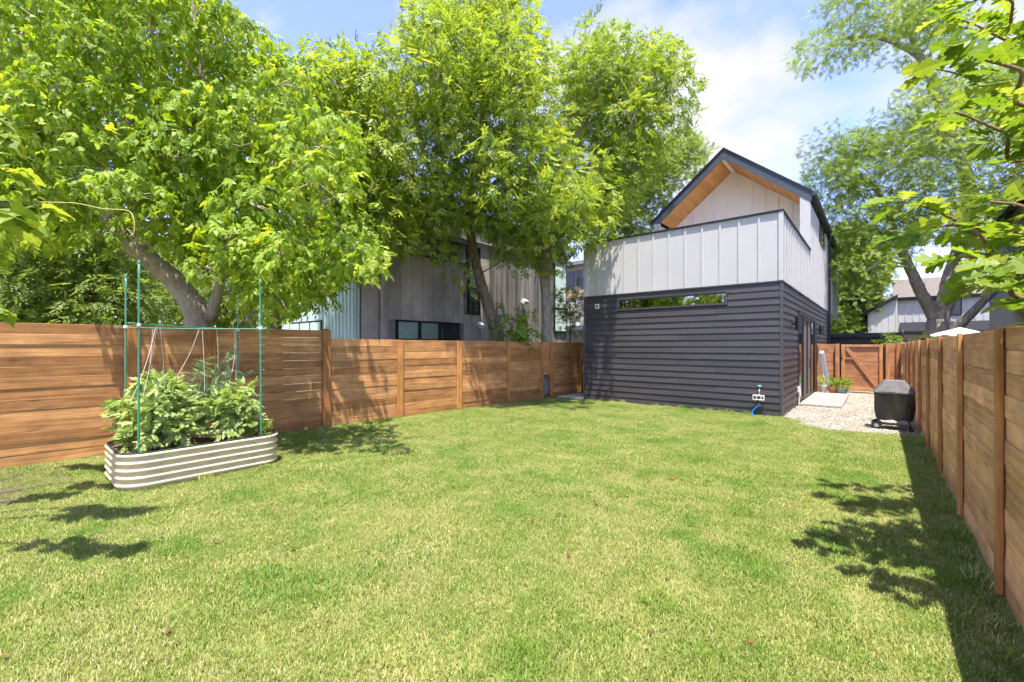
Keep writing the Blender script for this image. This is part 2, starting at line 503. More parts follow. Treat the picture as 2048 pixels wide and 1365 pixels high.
M['gravel'] = ground_mat('pale gravel bed', (0.22, 0.19, 0.145), (0.28, 0.245, 0.19), (0.33, 0.29, 0.23), 2.0, 50)

def sheet(name, poly, z, mat):
    tris = geometry.tessellate_polygon([[Vector((x, y, 0)) for x, y in poly]])
    me = bpy.data.meshes.new(name)
    me.from_pydata([(x, y, z) for x, y in poly], [], [tuple(t) for t in tris])
    bm = bmesh.new(); bm.from_mesh(me)
    bmesh.ops.recalc_face_normals(bm, faces=bm.faces)
    for f in bm.faces:
        if f.normal.z < 0: f.normal_flip()
    bm.to_mesh(me); bm.free()
    o = link(name, me, mat=mat)
    return tag(o, kind='structure')

gm = MB(); gm.add([(-500,-500,-0.03),(500,-500,-0.03),(500,500,-0.03),(-500,500,-0.03)], [(0,1,2,3)])
tag(gm.build('ground', M['ground'], centre=False), kind='structure')
edge_pts = [(0.56, 10.45), (0.2, 10.30), (-0.1, 10.18), (-0.45, 10.06), (-0.8, 10.10), (-1.1, 10.42), (-1.32, 10.85), (-1.5, 11.2)]
lawn_poly = [(left_x(-4), -4), (0.56, -4)] + edge_pts + [(-6.7, 11.2), (-6.75, 11.05), (left_x(11.0), 11.0)]
lawn = sheet('lawn', lawn_poly, 0.0, M['thatch'])
grav_poly = [(p[0], p[1] - 0.04) for p in edge_pts][::-1]
grav_poly = [(-1.62, 11.2)] + grav_poly + [(0.57, 10.4), (0.57, 22), (-1.62, 22)]
gravel = sheet('gravel_path', grav_poly, 0.006, M['gravel'])
rg = random.Random(2)
dirt_pts = [(-7.75 + (1.0 + rg.uniform(-.2, .2))*math.cos(a), 0.05 + (0.58 + rg.uniform(-.12, .12))*math.sin(a)) for a in [2*math.pi*k/44 for k in range(44)]]
sheet('bare_soil', dirt_pts, 0.005, ground_mat('bare soil', (0.085, 0.068, 0.040), (0.125, 0.105, 0.060), (0.165, 0.15, 0.08), 7, 55))

# ------------------------------------------------------------------ fences
def along(p0, p1):
    d = Vector((p1[0]-p0[0], p1[1]-p0[1], 0))
    return d.length, math.atan2(d.y, d.x)
BW = 0.14
def fence_section(parent, p0, p1, top, normal, mat, rng, bottom=0.005, gap=(0.003, 0.007), jit=0.003, skip=None):
    L, ang = along(p0, p1)
    mid = Vector(((p0[0]+p1[0])/2, (p0[1]+p1[1])/2, 0))
    n = int(round((top - bottom) / (BW + 0.005)))
    pitch = (top - bottom) / n
    for k in range(n):
        g = rng.uniform(*gap)
        zc = bottom + pitch * (k + 0.5)
        off = Vector(normal) * rng.uniform(-jit, jit)
        if skip and skip(k, n): continue
        board('board', mat, parent, (round(L, 2), 0.02, round(pitch - g, 3)), mid + off + Vector((0, 0, zc)), (rng.uniform(-0.02, 0.02), rng.uniform(-0.0014, 0.0014), ang), 0.003)
def post(parent, p, z0, z1, ang, mat, w=0.10, d=0.045, lean=0.0):
    board('post', mat, parent, (w, d, round(z1 - z0, 2)), Vector((p[0], p[1], (z0 + z1) / 2)), (0, lean, ang), 0.005)

rng = random.Random(4)
fence_l = thing('wooden_fence', 'amber stained horizontal board fence along the left side of the lawn', 'fence', (left_x(5), 5, 0))
nl = Vector((1, -0.0845, 0)).normalized()
def left_y(pxl):
    """where the sight line through photo column pxl meets the left fence"""
    a = (pxl - 1024) / FPX
    dx, dy = CS * a - SN, SN * a + CS
    return -8.68 * dy / (dx - 0.0845 * dy)
ys = [-3.2, -1.3, left_y(75) - 0.55, left_y(262), left_y(420), left_y(652), left_y(799), left_y(917), left_y(1016), left_y(1083), left_y(1101), left_y(1161)]
ys[1], ys[2] = -2.0, -0.72
lang = math.atan2(1, 0.0845)
for i in range(len(ys) - 1):
    y0, y1 = ys[i], ys[i+1]
    high = y1 <= left_y(652) + 0.01
    top = 1.905 if high else 1.735 - 0.006 * (i - 5)
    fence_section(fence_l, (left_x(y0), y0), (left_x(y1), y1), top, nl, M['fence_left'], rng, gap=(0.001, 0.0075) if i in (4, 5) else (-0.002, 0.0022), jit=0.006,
                  skip=(lambda k, n: k < 5) if i == 9 else None)
for i, y in enumerate(ys):
    top = 1.905 if y <= left_y(652) + 0.01 else 1.73 - 0.006 * (i - 5)
    q = Vector((left_x(y), y, 0)) + nl * 0.036
    post(fence_l, q, 0.02, top + 0.004, lang, M['fence_left_post'], w=0.15 if i < 8 else 0.11, d=0.04)
# the run behind, closing the gap to the guest house
yb = ys[-1]
fence_section(fence_l, (left_x(yb) + 0.02, yb + 0.06), (XL - 0.03, yb + 0.06), 1.69, (0, -1, 0), M['fence_left'], rng)

fence_r = thing('wooden_fence', 'tan horizontal board fence close by on the right', 'fence', (FX + 0.03, 9, 0))
nr = Vector((-1, 0, 0))
yr = [2.4 + 1.7 * k for k in range(10)]
yr = [-1.0, 0.7] + yr
yr[-1] = GATE_Y - 0.03
rng = random.Random(9)
for i in range(len(yr) - 1):
    top = 1.725 - 0.005 * i
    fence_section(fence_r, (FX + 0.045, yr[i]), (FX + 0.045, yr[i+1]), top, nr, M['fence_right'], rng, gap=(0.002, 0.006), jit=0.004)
for i, y in enumerate(yr[:-1]):
    post(fence_r, (FX + 0.012, y), 0.02, 1.735 - 0.005 * i, R(90), M['fence_right_post'], w=0.075, d=0.034)

# gate in its own short fence run
rng = random.Random(21)
fence_g = thing('gate_fence', 'short orange cedar fence panels either side of the gate', 'fence', (-0.5, GATE_Y, 0))
ny = Vector((0, -1, 0))
fence_section(fence_g, (XR + 0.02, GATE_Y), (-1.02, GATE_Y), 1.66, ny, M['gate'], rng)
fence_section(fence_g, (0.20, GATE_Y), (FX + 0.02, GATE_Y), 1.66, ny, M['gate'], rng)
for x, w, d in ((XR + 0.07, 0.10, 0.09), (-1.04, 0.11, 0.10), (0.27, 0.11, 0.10), (0.50, 0.06, 0.06)):
    post(fence_g, (x, GATE_Y - 0.012 - d/2), 0.02, 1.665, 0, M['gate_post'], w, d)
gate = thing('garden_gate', 'orange cedar gate with a diagonal brace at the end of the gravel', 'gate', (-0.38, GATE_Y, 0))
fence_section(gate, (-0.93, GATE_Y - 0.01), (0.14, GATE_Y - 0.01), 1.64, ny, M['gate'], rng, bottom=0.08)
def rail(x0, x1, z0, z1, name='rail'):
    board(name, M['gate'], gate, (x1 - x0, 0.04, z1 - z0), ((x0 + x1)/2, GATE_Y - 0.043, (z0 + z1)/2))
def stile(x, w): board('stile', M['gate_post'], gate, (w, 0.042, 1.55), (x, GATE_Y - 0.045, 0.865), bevel=0.005)
stile(-0.89, 0.10); stile(0.10, 0.09)
rail(-0.838, 0.053, 1.555, 1.64); rail(-0.838, 0.053, 0.08, 0.17); rail(-0.838, -0.60, 1.13, 1.21)
bx0, bz0, bx1, bz1 = -0.80, 1.53, 0.02, 0.20
bl = math.hypot(bx1-bx0, bz1-bz0)
board('brace', M['gate'], gate, (bl, 0.036, 0.10), ((bx0+bx1)/2, GATE_Y - 0.041, (bz0+bz1)/2), (0, math.atan2(bz0-bz1, bx1-bx0), 0))
lm = MB(); lm.tube([(-0.985, GATE_Y-0.10, 1.18), (-0.93, GATE_Y-0.10, 1.18)], 0.012, 8); lm.box(-0.96, -0.90, GATE_Y-0.085, GATE_Y-0.068, 1.15, 1.21)
lm.build('latch', M['black_metal'], gate)

# ------------------------------------------------------------------ guest house
house = thing('guest_house', 'narrow two storey house, white upper floor over charcoal lap siding', 'house', ((XL+XR)/2, YF, 0))
H1, HP, HE, HR = 3.02, 4.64, 6.50, 8.60     # lap top, parapet top, eave top, ridge
# backing wall behind the boards
m = MB(); m.box(XL+0.03, XR-0.03, YF+0.03, YG-0.02, 0.0, H1+0.02)
m.build('wall', M['lap'], house)
NROW = 19; ex = H1 / NROW
def lap_profile(z):          # (outward, z) wedge: thick at its lower edge
    return [(0.002, z + ex + 0.012), (0.022, z), (0.019, z - 0.004), (-0.02, z), (-0.02, z + ex + 0.012)]
WZ0, WZ1, WX0, WX1 = 2.635, 2.895, -5.57, -2.79   # strip window
DY0, DY1, DZ = 13.8, 17.8, 2.50                    # glazed door in the side wall
def lap_front(x0, x1, r):
    z = r * ex
    m = MB(); m.prism([(YF - o, h) for o, h in lap_profile(z)], x0, x1, 0)
    o = m.build('lap_board', M['lap'], house); o.location.y -= rng.uniform(0, 0.004); o.rotation_euler = (rng.uniform(-0.01, 0.01), rng.uniform(-0.0008, 0.0008), rng.uniform(-0.0008, 0.0008))
    return o
def lap_side(y0, y1, r):
    z = r * ex
    m = MB(); m.prism([(XR + o, h) for o, h in lap_profile(z)], y0, y1, 1)
    return m.build('lap_board', M['lap'], house)
rng = random.Random(3)
for r in range(NROW):
    z0, z1 = r*ex, (r+1)*ex
    if z1 > WZ0 - 0.05 and z0 < WZ1 + 0.03:
        lap_front(XL+0.03, WX0-0.05, r); lap_front(WX1+0.05, XR-0.03, r)
        if z0 >= WZ1 - 0.06: lap_front(WX0-0.049, WX1+0.049, r)
    else:
        cut = rng.choice([-4.4, -3.9, -3.0, -5.2, -4.1])
        lap_front(XL+0.03, cut-0.003, r); lap_front(cut+0.003, XR-0.03, r)
    if z0 < DZ + 0.04:
        lap_side(YF+0.03, DY0-0.06, r); lap_side(DY1+0.06, YG-0.02, r)
    else:
        cut = rng.choice([14.9, 16.2, 18.5])
        lap_side(YF+0.03, cut-0.003, r); lap_side(cut+0.003, YG-0.02, r)
for (x, y) in ((XR, YF), (XL, YF), (XR, YG)):
    m = MB(); m.box(x-0.028, x+0.028, y-0.028, y+0.028, 0.0, H1 + 0.004)
    m.build('corner_trim', M['corner'], house, bevel=0.004)
m = MB(); m.box(XL-0.012, XR+0.034, YF-0.036, YF-0.002, H1+0.014, H1+0.045); m.box(XR+0.002, XR+0.036, YF-0.002, YE-0.02, H1+0.014, H1+0.045)
m.build('flashing', M['corner'], house)
# strip window
win = MB()
y0, y1 = YF-0.035, YF+0.03
for (a, b_, c, d) in ((WX0-0.045, WX1+0.045, WZ0-0.045, WZ0), (WX0-0.045, WX1+0.045, WZ1, WZ1+0.04), (WX0-0.045, WX0, WZ0, WZ1), (WX1, WX1+0.045, WZ0, WZ1)):
    win.box(a, b_, y0, y1, c, d)
w = win.build('window', M['corner'], house)
one_box('pane', M['glass_dark'], w, WX0, WX1, YF-0.012, YF-0.008, WZ0, WZ1)
one_box('blind', M['interior'], w, WX0, WX1, YF+0.005, YF+0.028, WZ0, WZ1)
# board and batten: parapet round the deck
PB, PT = H1 + 0.046, HP
def panel_run(fixed, a, b_, z0, z1f, axis, sgn, mat, pitch, name_panel='panel', bw=0.045, first=True, last=True, dep=0.022):
    """panels between battens on plane fixed; axis 0: wall runs along X facing -Y, axis 1: along Y facing +X"""
    n = max(1, int(round((b_ - a) / pitch))); st = (b_ - a) / n
    zf = z1f if callable(z1f) else (lambda t: z1f)
    for i in range(n):
        p, q = a + i*st, a + (i+1)*st
        m = MB()
        if axis == 0:
            vs = [(p+.0015, z0), (q-.0015, z0), (q-.0015, zf(q))]
            pm = (p+q)/2
            if abs(zf(pm) - (zf(p)+zf(q))/2) > 0.02: vs.append((XM, zf(XM)))
            vs.append((p+.0015, zf(p)))
            m.prism([(x, z) for x, z in vs], fixed, fixed + 0.03, 1) if False else None
            n_ = len(vs)
            P = [(x, fixed, z) for x, z in vs] + [(x, fixed+0.03, z) for x, z in vs]
            F = [tuple(range(n_)), tuple(range(2*n_-1, n_-1, -1))] + [(k, n_+k, n_+(k+1) % n_, (k+1) % n_) for k in range(n_)]
            m.add(P, F)
        else:
            m.box(fixed - 0.03, fixed, p+.0015, q-.0015, z0, zf(p))
        m.build(name_panel, mat, house)
    for i in range(n+1):
        if (i == 0 and not first) or (i == n and not last): continue
        p = a + i*st
        zt = zf(min(max(p, a), b_)) - (0.04 if callable(z1f) else 0.003)
        if zt - z0 < 0.05: continue
        if axis == 0: one_box('batten', mat, house, p-bw/2, p+bw/2, fixed-dep, fixed-0.0005, z0+0.002, zt)
        else: one_box('batten', mat, house, fixed+0.0005, fixed+0.022, p-bw/2, p+bw/2, z0+0.002, zt)
XM = (XL + XR) / 2
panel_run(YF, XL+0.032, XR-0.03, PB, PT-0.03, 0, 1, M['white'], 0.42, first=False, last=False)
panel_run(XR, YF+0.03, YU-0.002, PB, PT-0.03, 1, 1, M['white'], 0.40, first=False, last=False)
for (x, y) in ((XL+0.015, YF+0.015), (XR-0.012, YF+0.013)):
    m = MB(); m.box(x-0.045, x+0.045, y-0.045, y+0.045, PB+0.001, PT-0.031); m.build('corner_board', M['white'], house, bevel=0.003)
m = MB(); m.box(XL+0.05, XR-0.24, YF+0.22, YU-0.01, H1+0.30, H1+0.36); m.build('deck', M['concrete_grey'], house)
m = MB(); m.box(XL+0.05, XR-0.05, YF+0.031, YF+0.21, H1+0.05, PT-0.032); m.box(XR-0.22, XR-0.031, YF+0.212, YU-0.01, H1+0.05, PT-0.032); m.box(XL, XL+0.2, YF+0.212, YU-0.01, H1+0.05, PT-0.032)
m.build('parapet_core', M['white'], house)
m = MB()
m.box(XL-0.035, XR+0.045, YF-0.045, YF+0.24, PT-0.03, PT+0.012); m.box(XR-0.25, XR+0.045, YF+0.24, YU-0.004, PT-0.03, PT+0.012); m.box(XL-0.035, XL+0.22, YF+0.24, YU-0.004, PT-0.03, PT+0.012)
m.build('parapet_cap', M['black_metal'], house, bevel=0.004)
# upper floor
SL = (HR - HE) / (XR + 0.05 - XM)                  # roof slope
THK = 0.36
def roof_z(x): return HR - SL * abs(x - XM)        # top of roof
def soff_z(x): return roof_z(x) - THK
# side wall: panels and battens; core
m = MB(); m.box(XR-0.26, XR-0.031, YU+0.03, YE-0.03, H1+0.05, soff_z(XR-0.13)-0.02); m.box(XL, XL+0.25, YU+0.002, YE-0.03, H1+0.05, soff_z(XL+0.12)-0.02); m.box(XL+0.25, XR-0.26, YE-0.25, YE-0.03, H1+0.05, soff_z(XR-0.13)-0.02)
m.build('wall', M['white'], house)
WY0, WY1, WH0, WH1 = 19.5, 21.2, 5.46, 6.08
top_s = soff_z(XR) - 0.005
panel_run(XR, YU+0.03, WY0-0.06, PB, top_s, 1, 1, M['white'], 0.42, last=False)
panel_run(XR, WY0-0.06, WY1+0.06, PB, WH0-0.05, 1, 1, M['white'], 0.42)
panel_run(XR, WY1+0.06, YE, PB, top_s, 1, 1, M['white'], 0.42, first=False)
m = MB(); m.box(XR-0.03, XR, WY0-0.06, WY1+0.06, WH1+0.05, top_s); m.build('panel', M['white'], house)
m = MB()
for (a, b_, c, d) in ((WY0-0.05, WY1+0.05, WH0-0.048, WH0), (WY0-0.05, WY1+0.05, WH1, WH1+0.048), (WY0-0.05, WY0, WH0, WH1), (WY1, WY1+0.05, WH0, WH1)):
    m.box(XR-0.025, XR+0.028, a, b_, c, d)
w = m.build('window', M['black_metal'], house)
one_box('pane', M['glass_dark'], w, XR+0.004, XR+0.008, WY0, WY1, WH0, WH1)
m = MB(); m.box(XR+0.026, XR+0.05, 24.2, 25.4, 4.7, 6.0); w = m.build('window', M['black_metal'], house)
one_box('pane', M['glass_dark'], w, XR+0.052, XR+0.056, 24.26, 25.34, 4.76, 5.94)
# fronts of the two side walls
one_box('fin_face', M['white'], house, XR-0.26, XR+0.003, YU-0.002, YU+0.028, H1+0.37, soff_z(XR-0.26)-0.002)
one_box('fin_face', M['white'], house, XL, XL+0.26, YU-0.03, YU-0.0005, H1+0.37, soff_z(XL+0.2)-0.002)
# recessed gable wall
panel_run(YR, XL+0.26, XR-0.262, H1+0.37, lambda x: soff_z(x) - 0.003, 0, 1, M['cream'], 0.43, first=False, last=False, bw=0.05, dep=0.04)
for s in (-1, 1):                                   # sloping trim under the soffit
    m = MB(); xa, xb = XM, (XR-0.262 if s > 0 else XL+0.262)
    P = [(xa, soff_z(xa)-0.004), (xb, soff_z(xb)-0.004), (xb, soff_z(xb)-0.06), (xa, soff_z(xa)-0.06)]
    m.add([(x, YR-0.026, z) for x, z in P] + [(x, YR-0.001, z) for x, z in P], [(0,1,2,3),(7,6,5,4),(0,4,5,1),(1,5,6,2),(2,6,7,3),(3,7,4,0)])
    m.build('gable_trim', M['cream'], house)
m = MB(); m.box(-5.88, -5.68, YR-0.06, YR-0.002, 6.70, 6.88); m.box(-5.85, -5.71, YR-0.075, YR-0.061, 6.73, 6.85)
m.build('vent_hood', M['cream'], house, bevel=0.006)
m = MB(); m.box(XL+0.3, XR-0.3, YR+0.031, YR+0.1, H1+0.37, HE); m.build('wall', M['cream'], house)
# soffit planks
nP = 22
for s in (-1, 1):
    half = (XR - 0.262 - XM)
    for k in range(nP):
        a = XM + s*(0.06 + (half - 0.06) * k / nP); b_ = XM + s*(0.06 + (half - 0.06) * (k + 1) / nP - 0.003)
        m = MB()
        P = [(a, soff_z(a)), (b_, soff_z(b_)), (b_, soff_z(b_)+0.018), (a, soff_z(a)+0.018)]
        m.add([(x, YU+0.03, z) for x, z in P] + [(x, YR+0.02, z) for x, z in P], [(0,1,2,3),(7,6,5,4),(0,4,5,1),(1,5,6,2),(2,6,7,3),(3,7,4,0)])
        m.build('soffit_plank', M['soffit'], house)
m = MB(); P = [(XM, soff_z(XM)+0.01), (XM-0.065, soff_z(XM-0.065)-0.012), (XM, soff_z(XM)-0.035), (XM+0.065, soff_z(XM+0.065)-0.012)]
m.add([(x, YU+0.03, z) for x, z in P] + [(x, YR-0.002, z) for x, z in P], [(0,1,2,3),(7,6,5,4),(0,4,5,1),(1,5,6,2),(2,6,7,3),(3,7,4,0)])
m.build('ridge_trim', M['cream'], house)
# roof: two slabs, shingled top, fascia boards, gutter
eave = XR + 0.06
for s in (-1, 1):
    xe = XM + s*(eave - XM)
    m = MB(); P = [(XM, HR), (xe, roof_z(xe)), (xe, roof_z(xe)-THK+0.06), (XM, HR-THK+0.06)]
    m.add([(x, YU+0.02, z) for x, z in P] + [(x, YE+0.05, z) for x, z in P], [(0,1,2,3),(7,6,5,4),(0,4,5,1),(1,5,6,2),(2,6,7,3),(3,7,4,0)])
    roof = m.build('roof', M['shingle'], house)
    m = MB(); P = [(XM, HR+0.01), (xe, roof_z(xe)+0.01), (xe, roof_z(xe)-0.24), (xe - s*0.03, roof_z(xe)-THK+0.02), (XM, HR-THK)]
    n5 = len(P)
    m.add([(x, YU-0.012, z) for x, z in P] + [(x, YU+0.019, z) for x, z in P], [tuple(range(n5)), tuple(range(2*n5-1, n5-1, -1))] + [(k, n5+k, n5+(k+1) % n5, (k+1) % n5) for k in range(n5)])
    m.build('fascia', M['roof_metal'], roof)
    m = MB(); P = [(XM, HR+0.03), (xe+s*0.03, roof_z(xe+s*0.03)+0.03), (xe+s*0.03, roof_z(xe+s*0.03)-0.06), (XM, HR-0.06)]
    m.add([(x, YU-0.035, z) for x, z in P] + [(x, YU-0.013, z) for x, z in P], [(0,1,2,3),(7,6,5,4),(0,4,5,1),(1,5,6,2),(2,6,7,3),(3,7,4,0)])
    m.build('drip_edge', M['black_metal'], roof)
    g = MB(); xo = xe + s*0.002
    prof = [(xo, roof_z(xe)-0.02), (xo+s*0.11, roof_z(xe)-0.02), (xo+s*0.115, roof_z(xe)-0.09), (xo+s*0.07, roof_z(xe)-0.14), (xo, roof_z(xe)-0.14)]
    g.prism(prof, YU+0.0, YE+0.05, 1)
    g.build('gutter', M['roof_metal'], roof)
# upper floor hanging over the end
m = MB(); m.box(XL, XR-0.002, YG+0.03, YE-0.001, H1-0.03, H1+0.012); m.build('soffit', M['cream'], house)
dp = MB(); dp.box(XR+0.04, XR+0.12, YG-0.16, YG-0.08, 0.12, roof_z(eave)-0.12); dp.build('downpipe', M['black_metal'], house, bevel=0.006)
# glazed door
m = MB()
fw = 0.07
m.box(XR-0.05, XR+0.03, DY0-0.058, DY0+fw, 0.05, DZ); m.box(XR-0.05, XR+0.03, DY1-fw, DY1+0.058, 0.05, DZ); m.box(XR-0.05, XR+0.03, DY0+fw, DY1-fw, DZ-fw, DZ+0.03); m.box(XR-0.05, XR+0.05, DY0-0.058, DY1+0.058, 0.0, 0.05)
door = m.build('door', M['black_metal'], house)
dw = (DY1 - DY0 - 2*fw) / 4
for k in range(4):
    a, b_ = DY0 + fw + k*dw, DY0 + fw + (k+1)*dw
    m = MB(); x0, x1 = XR-0.03, XR+0.012 + (0.012 if k in (1, 2) else 0)
    m.box(x0, x1, a+.002, a+0.06, 0.055, DZ-fw-.002); m.box(x0, x1, b_-0.06, b_-.002, 0.055, DZ-fw-.002); m.box(x0, x1, a+0.06, b_-0.06, 0.055, 0.15); m.box(x0, x1, a+0.06, b_-0.06, DZ-fw-0.08, DZ-fw-.002)
    m.build('door_leaf', M['black_metal'], door)
    one_box('pane', M['glass_dark'] if k in (0, 3) else M['screen'], door, XR-0.008, XR-0.004, a+0.06, b_-0.06, 0.15, DZ-fw-0.08)
    one_box('shade', M['curtain'] if k in (1, 2) else M['interior'], door, XR-0.028, XR-0.022, a+0.06, b_-0.06, 0.15, DZ-fw-0.08)
hm = MB(); yc = DY0 + fw + 2*dw
hm.tube([(XR+0.03, yc-0.03, 0.95), (XR+0.085, yc-0.03, 0.95), (XR+0.085, yc-0.03, 1.2), (XR+0.03, yc-0.03, 1.2)], 0.012, 8)
hm.build('handle', M['black_metal'], door)
# things fixed to the walls
def sconce(y, label):
    t = thing('wall_light', label, 'wall light', (XR+0.02, y, 2.14), 'wall lights by the glazed door')
    m = MB(); m.lathe([(0.058, 1.98), (0.062, 1.985), (0.062, 2.295), (0.058, 2.30)], XR+0.16, y, 20); m.build('lamp_body', M['black_metal'], t, smooth=False)
    m = MB(); m.box(XR+0.02, XR+0.10, y-0.025, y+0.025, 2.10, 2.16); m.build('arm', M['black_metal'], t)
    m = MB(); m.box(XR+0.021, XR+0.035, y-0.04, y+0.04, 2.07, 2.19); m.build('back_plate', M['corner'], t, bevel=0.003)
sconce(12.55, 'black cylinder wall light between the house corner and the glazed door')
sconce(18.25, 'black cylinder wall light beyond the glazed door, near the gate')
t = thing('outlet_box', 'small white electrical box low beside the glazed door', 'outlet box', (XR+0.02, 13.62, 0.4))
m = MB(); m.box(XR+0.022, XR+0.085, 13.56, 13.68, 0.36, 0.52); m.build('cover', M['plastic_white'], t, bevel=0.008)
m = MB(); m.tube([(XR+0.05, 13.62, 0.36), (XR+0.05, 13.62, 0.03)], 0.016, 8); m.build('conduit', M['plastic_white'], t)
t = thing('wall_sensor', 'small white square box high on the charcoal wall, left of the strip window', 'wall box', (-6.24, YF-0.03, 2.74))
m = MB(); m.box(-6.30, -6.18, YF-0.065, YF-0.022, 2.68, 2.82); m.build('housing', M['plastic_white'], t, bevel=0.006)
m = MB(); m.box(-6.265, -6.205, YF-0.07, YF-0.066, 2.715, 2.785); m.build('lens', M['corner'], t)

# hose tap with a watering manifold
TX, TY = -2.05, YF - 0.03
t = thing('hose_tap', 'garden tap with white watering timer on the charcoal wall', 'tap', (TX, TY, 0.4))
m = MB(); m.tube([(TX, YF, 0.60), (TX, TY-0.07, 0.60), (TX, TY-0.10, 0.54), (TX, TY-0.10, 0.47)], 0.014, 10); m.build('spout', M['brass'], t, smooth=True)
m = MB(); m.tube([(TX, TY-0.06, 0.61), (TX, TY-0.06, 0.665)], 0.008, 6); m.lathe([(0.02, 0.665), (0.042, 0.67), (0.042, 0.69), (0.018, 0.70)], TX, TY-0.06, 14); m.build('wheel', M['tap_green'], t)
m = MB()
m.box(TX-0.125, TX+0.105, TY-0.14, TY-0.06, 0.455, 0.475); m.box(TX-0.125, TX+0.105, TY-0.14, TY-0.06, 0.365, 0.385)
for x in (-0.125, -0.055, 0.035, 0.09): m.box(TX+x, TX+x+0.015, TY-0.14, TY-0.06, 0.385, 0.455)
m.build('timer_frame', M['plastic_white'], t)
m = MB(); m.box(TX-0.11, TX+0.09, TY-0.125, TY-0.07, 0.386, 0.454); m.build('timer_body', M['corner'], t)
m = MB()
for x in (-0.07, 0.02, 0.075): m.lathe([(0.014, 0.325), (0.018, 0.33), (0.018, 0.364), (0.014, 0.3649)], TX+x, TY-0.10, 10)
m.build('outlet', M['brass'], t)
m = MB(); m.tube(catmull([(TX+0.02, TY-0.10, 0.325), (TX-0.01, TY-0.11, 0.25), (TX-0.10, TY-0.14, 0.14), (TX-0.13, TY-0.18, 0.06), (TX-0.10, TY-0.27, 0.02), (TX-0.06, TY-0.34, 0.015)], 6), 0.013, 8)
tag(m.build('garden_hose', M['hose_blue'], smooth=True), 'short blue hose hanging from the wall tap into the grass', 'hose')
m = MB(); m.tube(catmull([(TX+0.075, TY-0.10, 0.325), (TX+0.085, TY-0.11, 0.2), (TX+0.12, TY-0.12, 0.1), (TX+0.12, TY-0.14, 0.01)], 5), 0.008, 6)
tag(m.build('drip_line', M['rubber'], smooth=True), 'thin black tube hanging beside the blue hose', 'tube')
# slabs
m = MB(); m.box(XR+0.052, -0.68, 13.65, 17.3, 0.004, 0.075)
tag(m.build('door_slab', M['concrete'], bevel=0.012), 'pale concrete slab on the gravel in front of the glazed door', 'slab')
m = MB(); m.box(left_x(11.4)+0.12, XL-0.04, 11.12, 12.35, -0.02, 0.05)
tag(m.build('corner_slab', M['concrete_grey'], bevel=0.012), 'grey concrete slab between the left fence and the house corner', 'slab')

# ------------------------------------------------------------------ neighbouring buildings
NX = -11.5
nb = thing('metal_house', 'taupe metal clad house behind the left fence and the tree trunks', 'house', (NX, 12, 0))
NY0, NY1, NH = 6.74, 17.6, 6.5
m = MB(); m.box(NX-7, NX-0.04, NY0+0.02, NY1-0.02, 0, NH-0.02); m.build('wall', M['grey_metal_dark'], nb)
low = (7.95, 10.6, 0.9, 2.42); up = (8.3, 11.0, 4.55, 5.30)
tall = (11.05, 11.65, 2.75, 5.3)
rng = random.Random(8)
n = 24; st = (NY1 - NY0) / n
def zsplit(y0, y1, z0, z1, holes):
    out = [(z0, z1)]
    for (a, b_, c, d) in holes:
        if y1 > a + 0.02 and y0 < b_ - 0.02:
            nxt = []
            for (p, q) in out:
                if c > p: nxt.append((p, min(q, c)))
                if d < q: nxt.append((max(p, d), q))
            out = [(p, q) for p, q in nxt if q - p > 0.02]
    return out
for i in range(n):
    y0, y1 = NY0 + i*st, NY0 + (i+1)*st
    mt = M['grey_metal'] if y0 < 11.9 else M['shadow_streaked_metal']
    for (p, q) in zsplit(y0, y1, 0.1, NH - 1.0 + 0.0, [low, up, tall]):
        o = rng.uniform(-0.006, 0.006)
        m = MB(); m.box(NX-0.03+o, NX+o, y0+0.012, y1-0.012, p, q)
        m.box(NX-0.03+o, NX+0.014+o, y1-0.011, y1+0.011, p, q)
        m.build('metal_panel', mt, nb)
for i in range(n):
    y0, y1 = NY0 + i*st, NY0 + (i+1)*st
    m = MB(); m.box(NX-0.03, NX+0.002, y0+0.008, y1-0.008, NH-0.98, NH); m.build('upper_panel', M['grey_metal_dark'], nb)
m = MB(); m.box(NX-7.1, NX+0.12, NY0-0.05, NY1+0.05, NH, NH+0.14); m.build('roof', M['grey_metal_dark'], nb)
m = MB(); m.box(NX+0.0, NX+0.10, NY0, NY1, NH-1.03, NH-0.985); m.build('ledge', M['grey_metal'], nb)
def metal_window(a, b_, z0, z1, parts, blind_z):
    m = MB(); f = 0.05
    m.box(NX-0.035, NX+0.05, a, a+f, z0, z1); m.box(NX-0.035, NX+0.05, b_-f, b_, z0, z1); m.box(NX-0.035, NX+0.07, a+f, b_-f, z1-f, z1); m.box(NX-0.035, NX+0.05, a+f, b_-f, z0, z0+f)
    w = (b_-a-2*f)/parts
    for k in range(1, parts): m.box(NX-0.03, NX+0.045, a+f+k*w-0.045, a+f+k*w+0.045, z0+f, z1-f)
    fr = m.build('window', M['black_metal'], nb)
    for k in range(parts):
        p, q = a+f+k*w+(0.045 if k else 0), a+f+(k+1)*w-(0.045 if k < parts-1 else 0)
        one_box('blind', M['blind'], fr, NX-0.03, NX-0.024, p, q, blind_z, z1-f)
        if blind_z > z0+f+0.05: one_box('dark_room', M['interior'], fr, NX-0.036, NX-0.031, p, q, z0+f, blind_z)
        one_box('pane', M['glass'], fr, NX+0.012, NX+0.016, p, q, z0+f, z1-f)
metal_window(*low, 3, 1.83); metal_window(*up, 2, 4.6); metal_window(*tall, 1, 2.8)
m = MB(); m.tube([(NX+0.09, 7.36, 0), (NX+0.09, 7.36, NH+0.6)], 0.055, 10); m.box(NX, NX+0.16, 7.29, 7.43, 3.45, 3.5); m.build('downpipe', M['grey_metal'], nb)
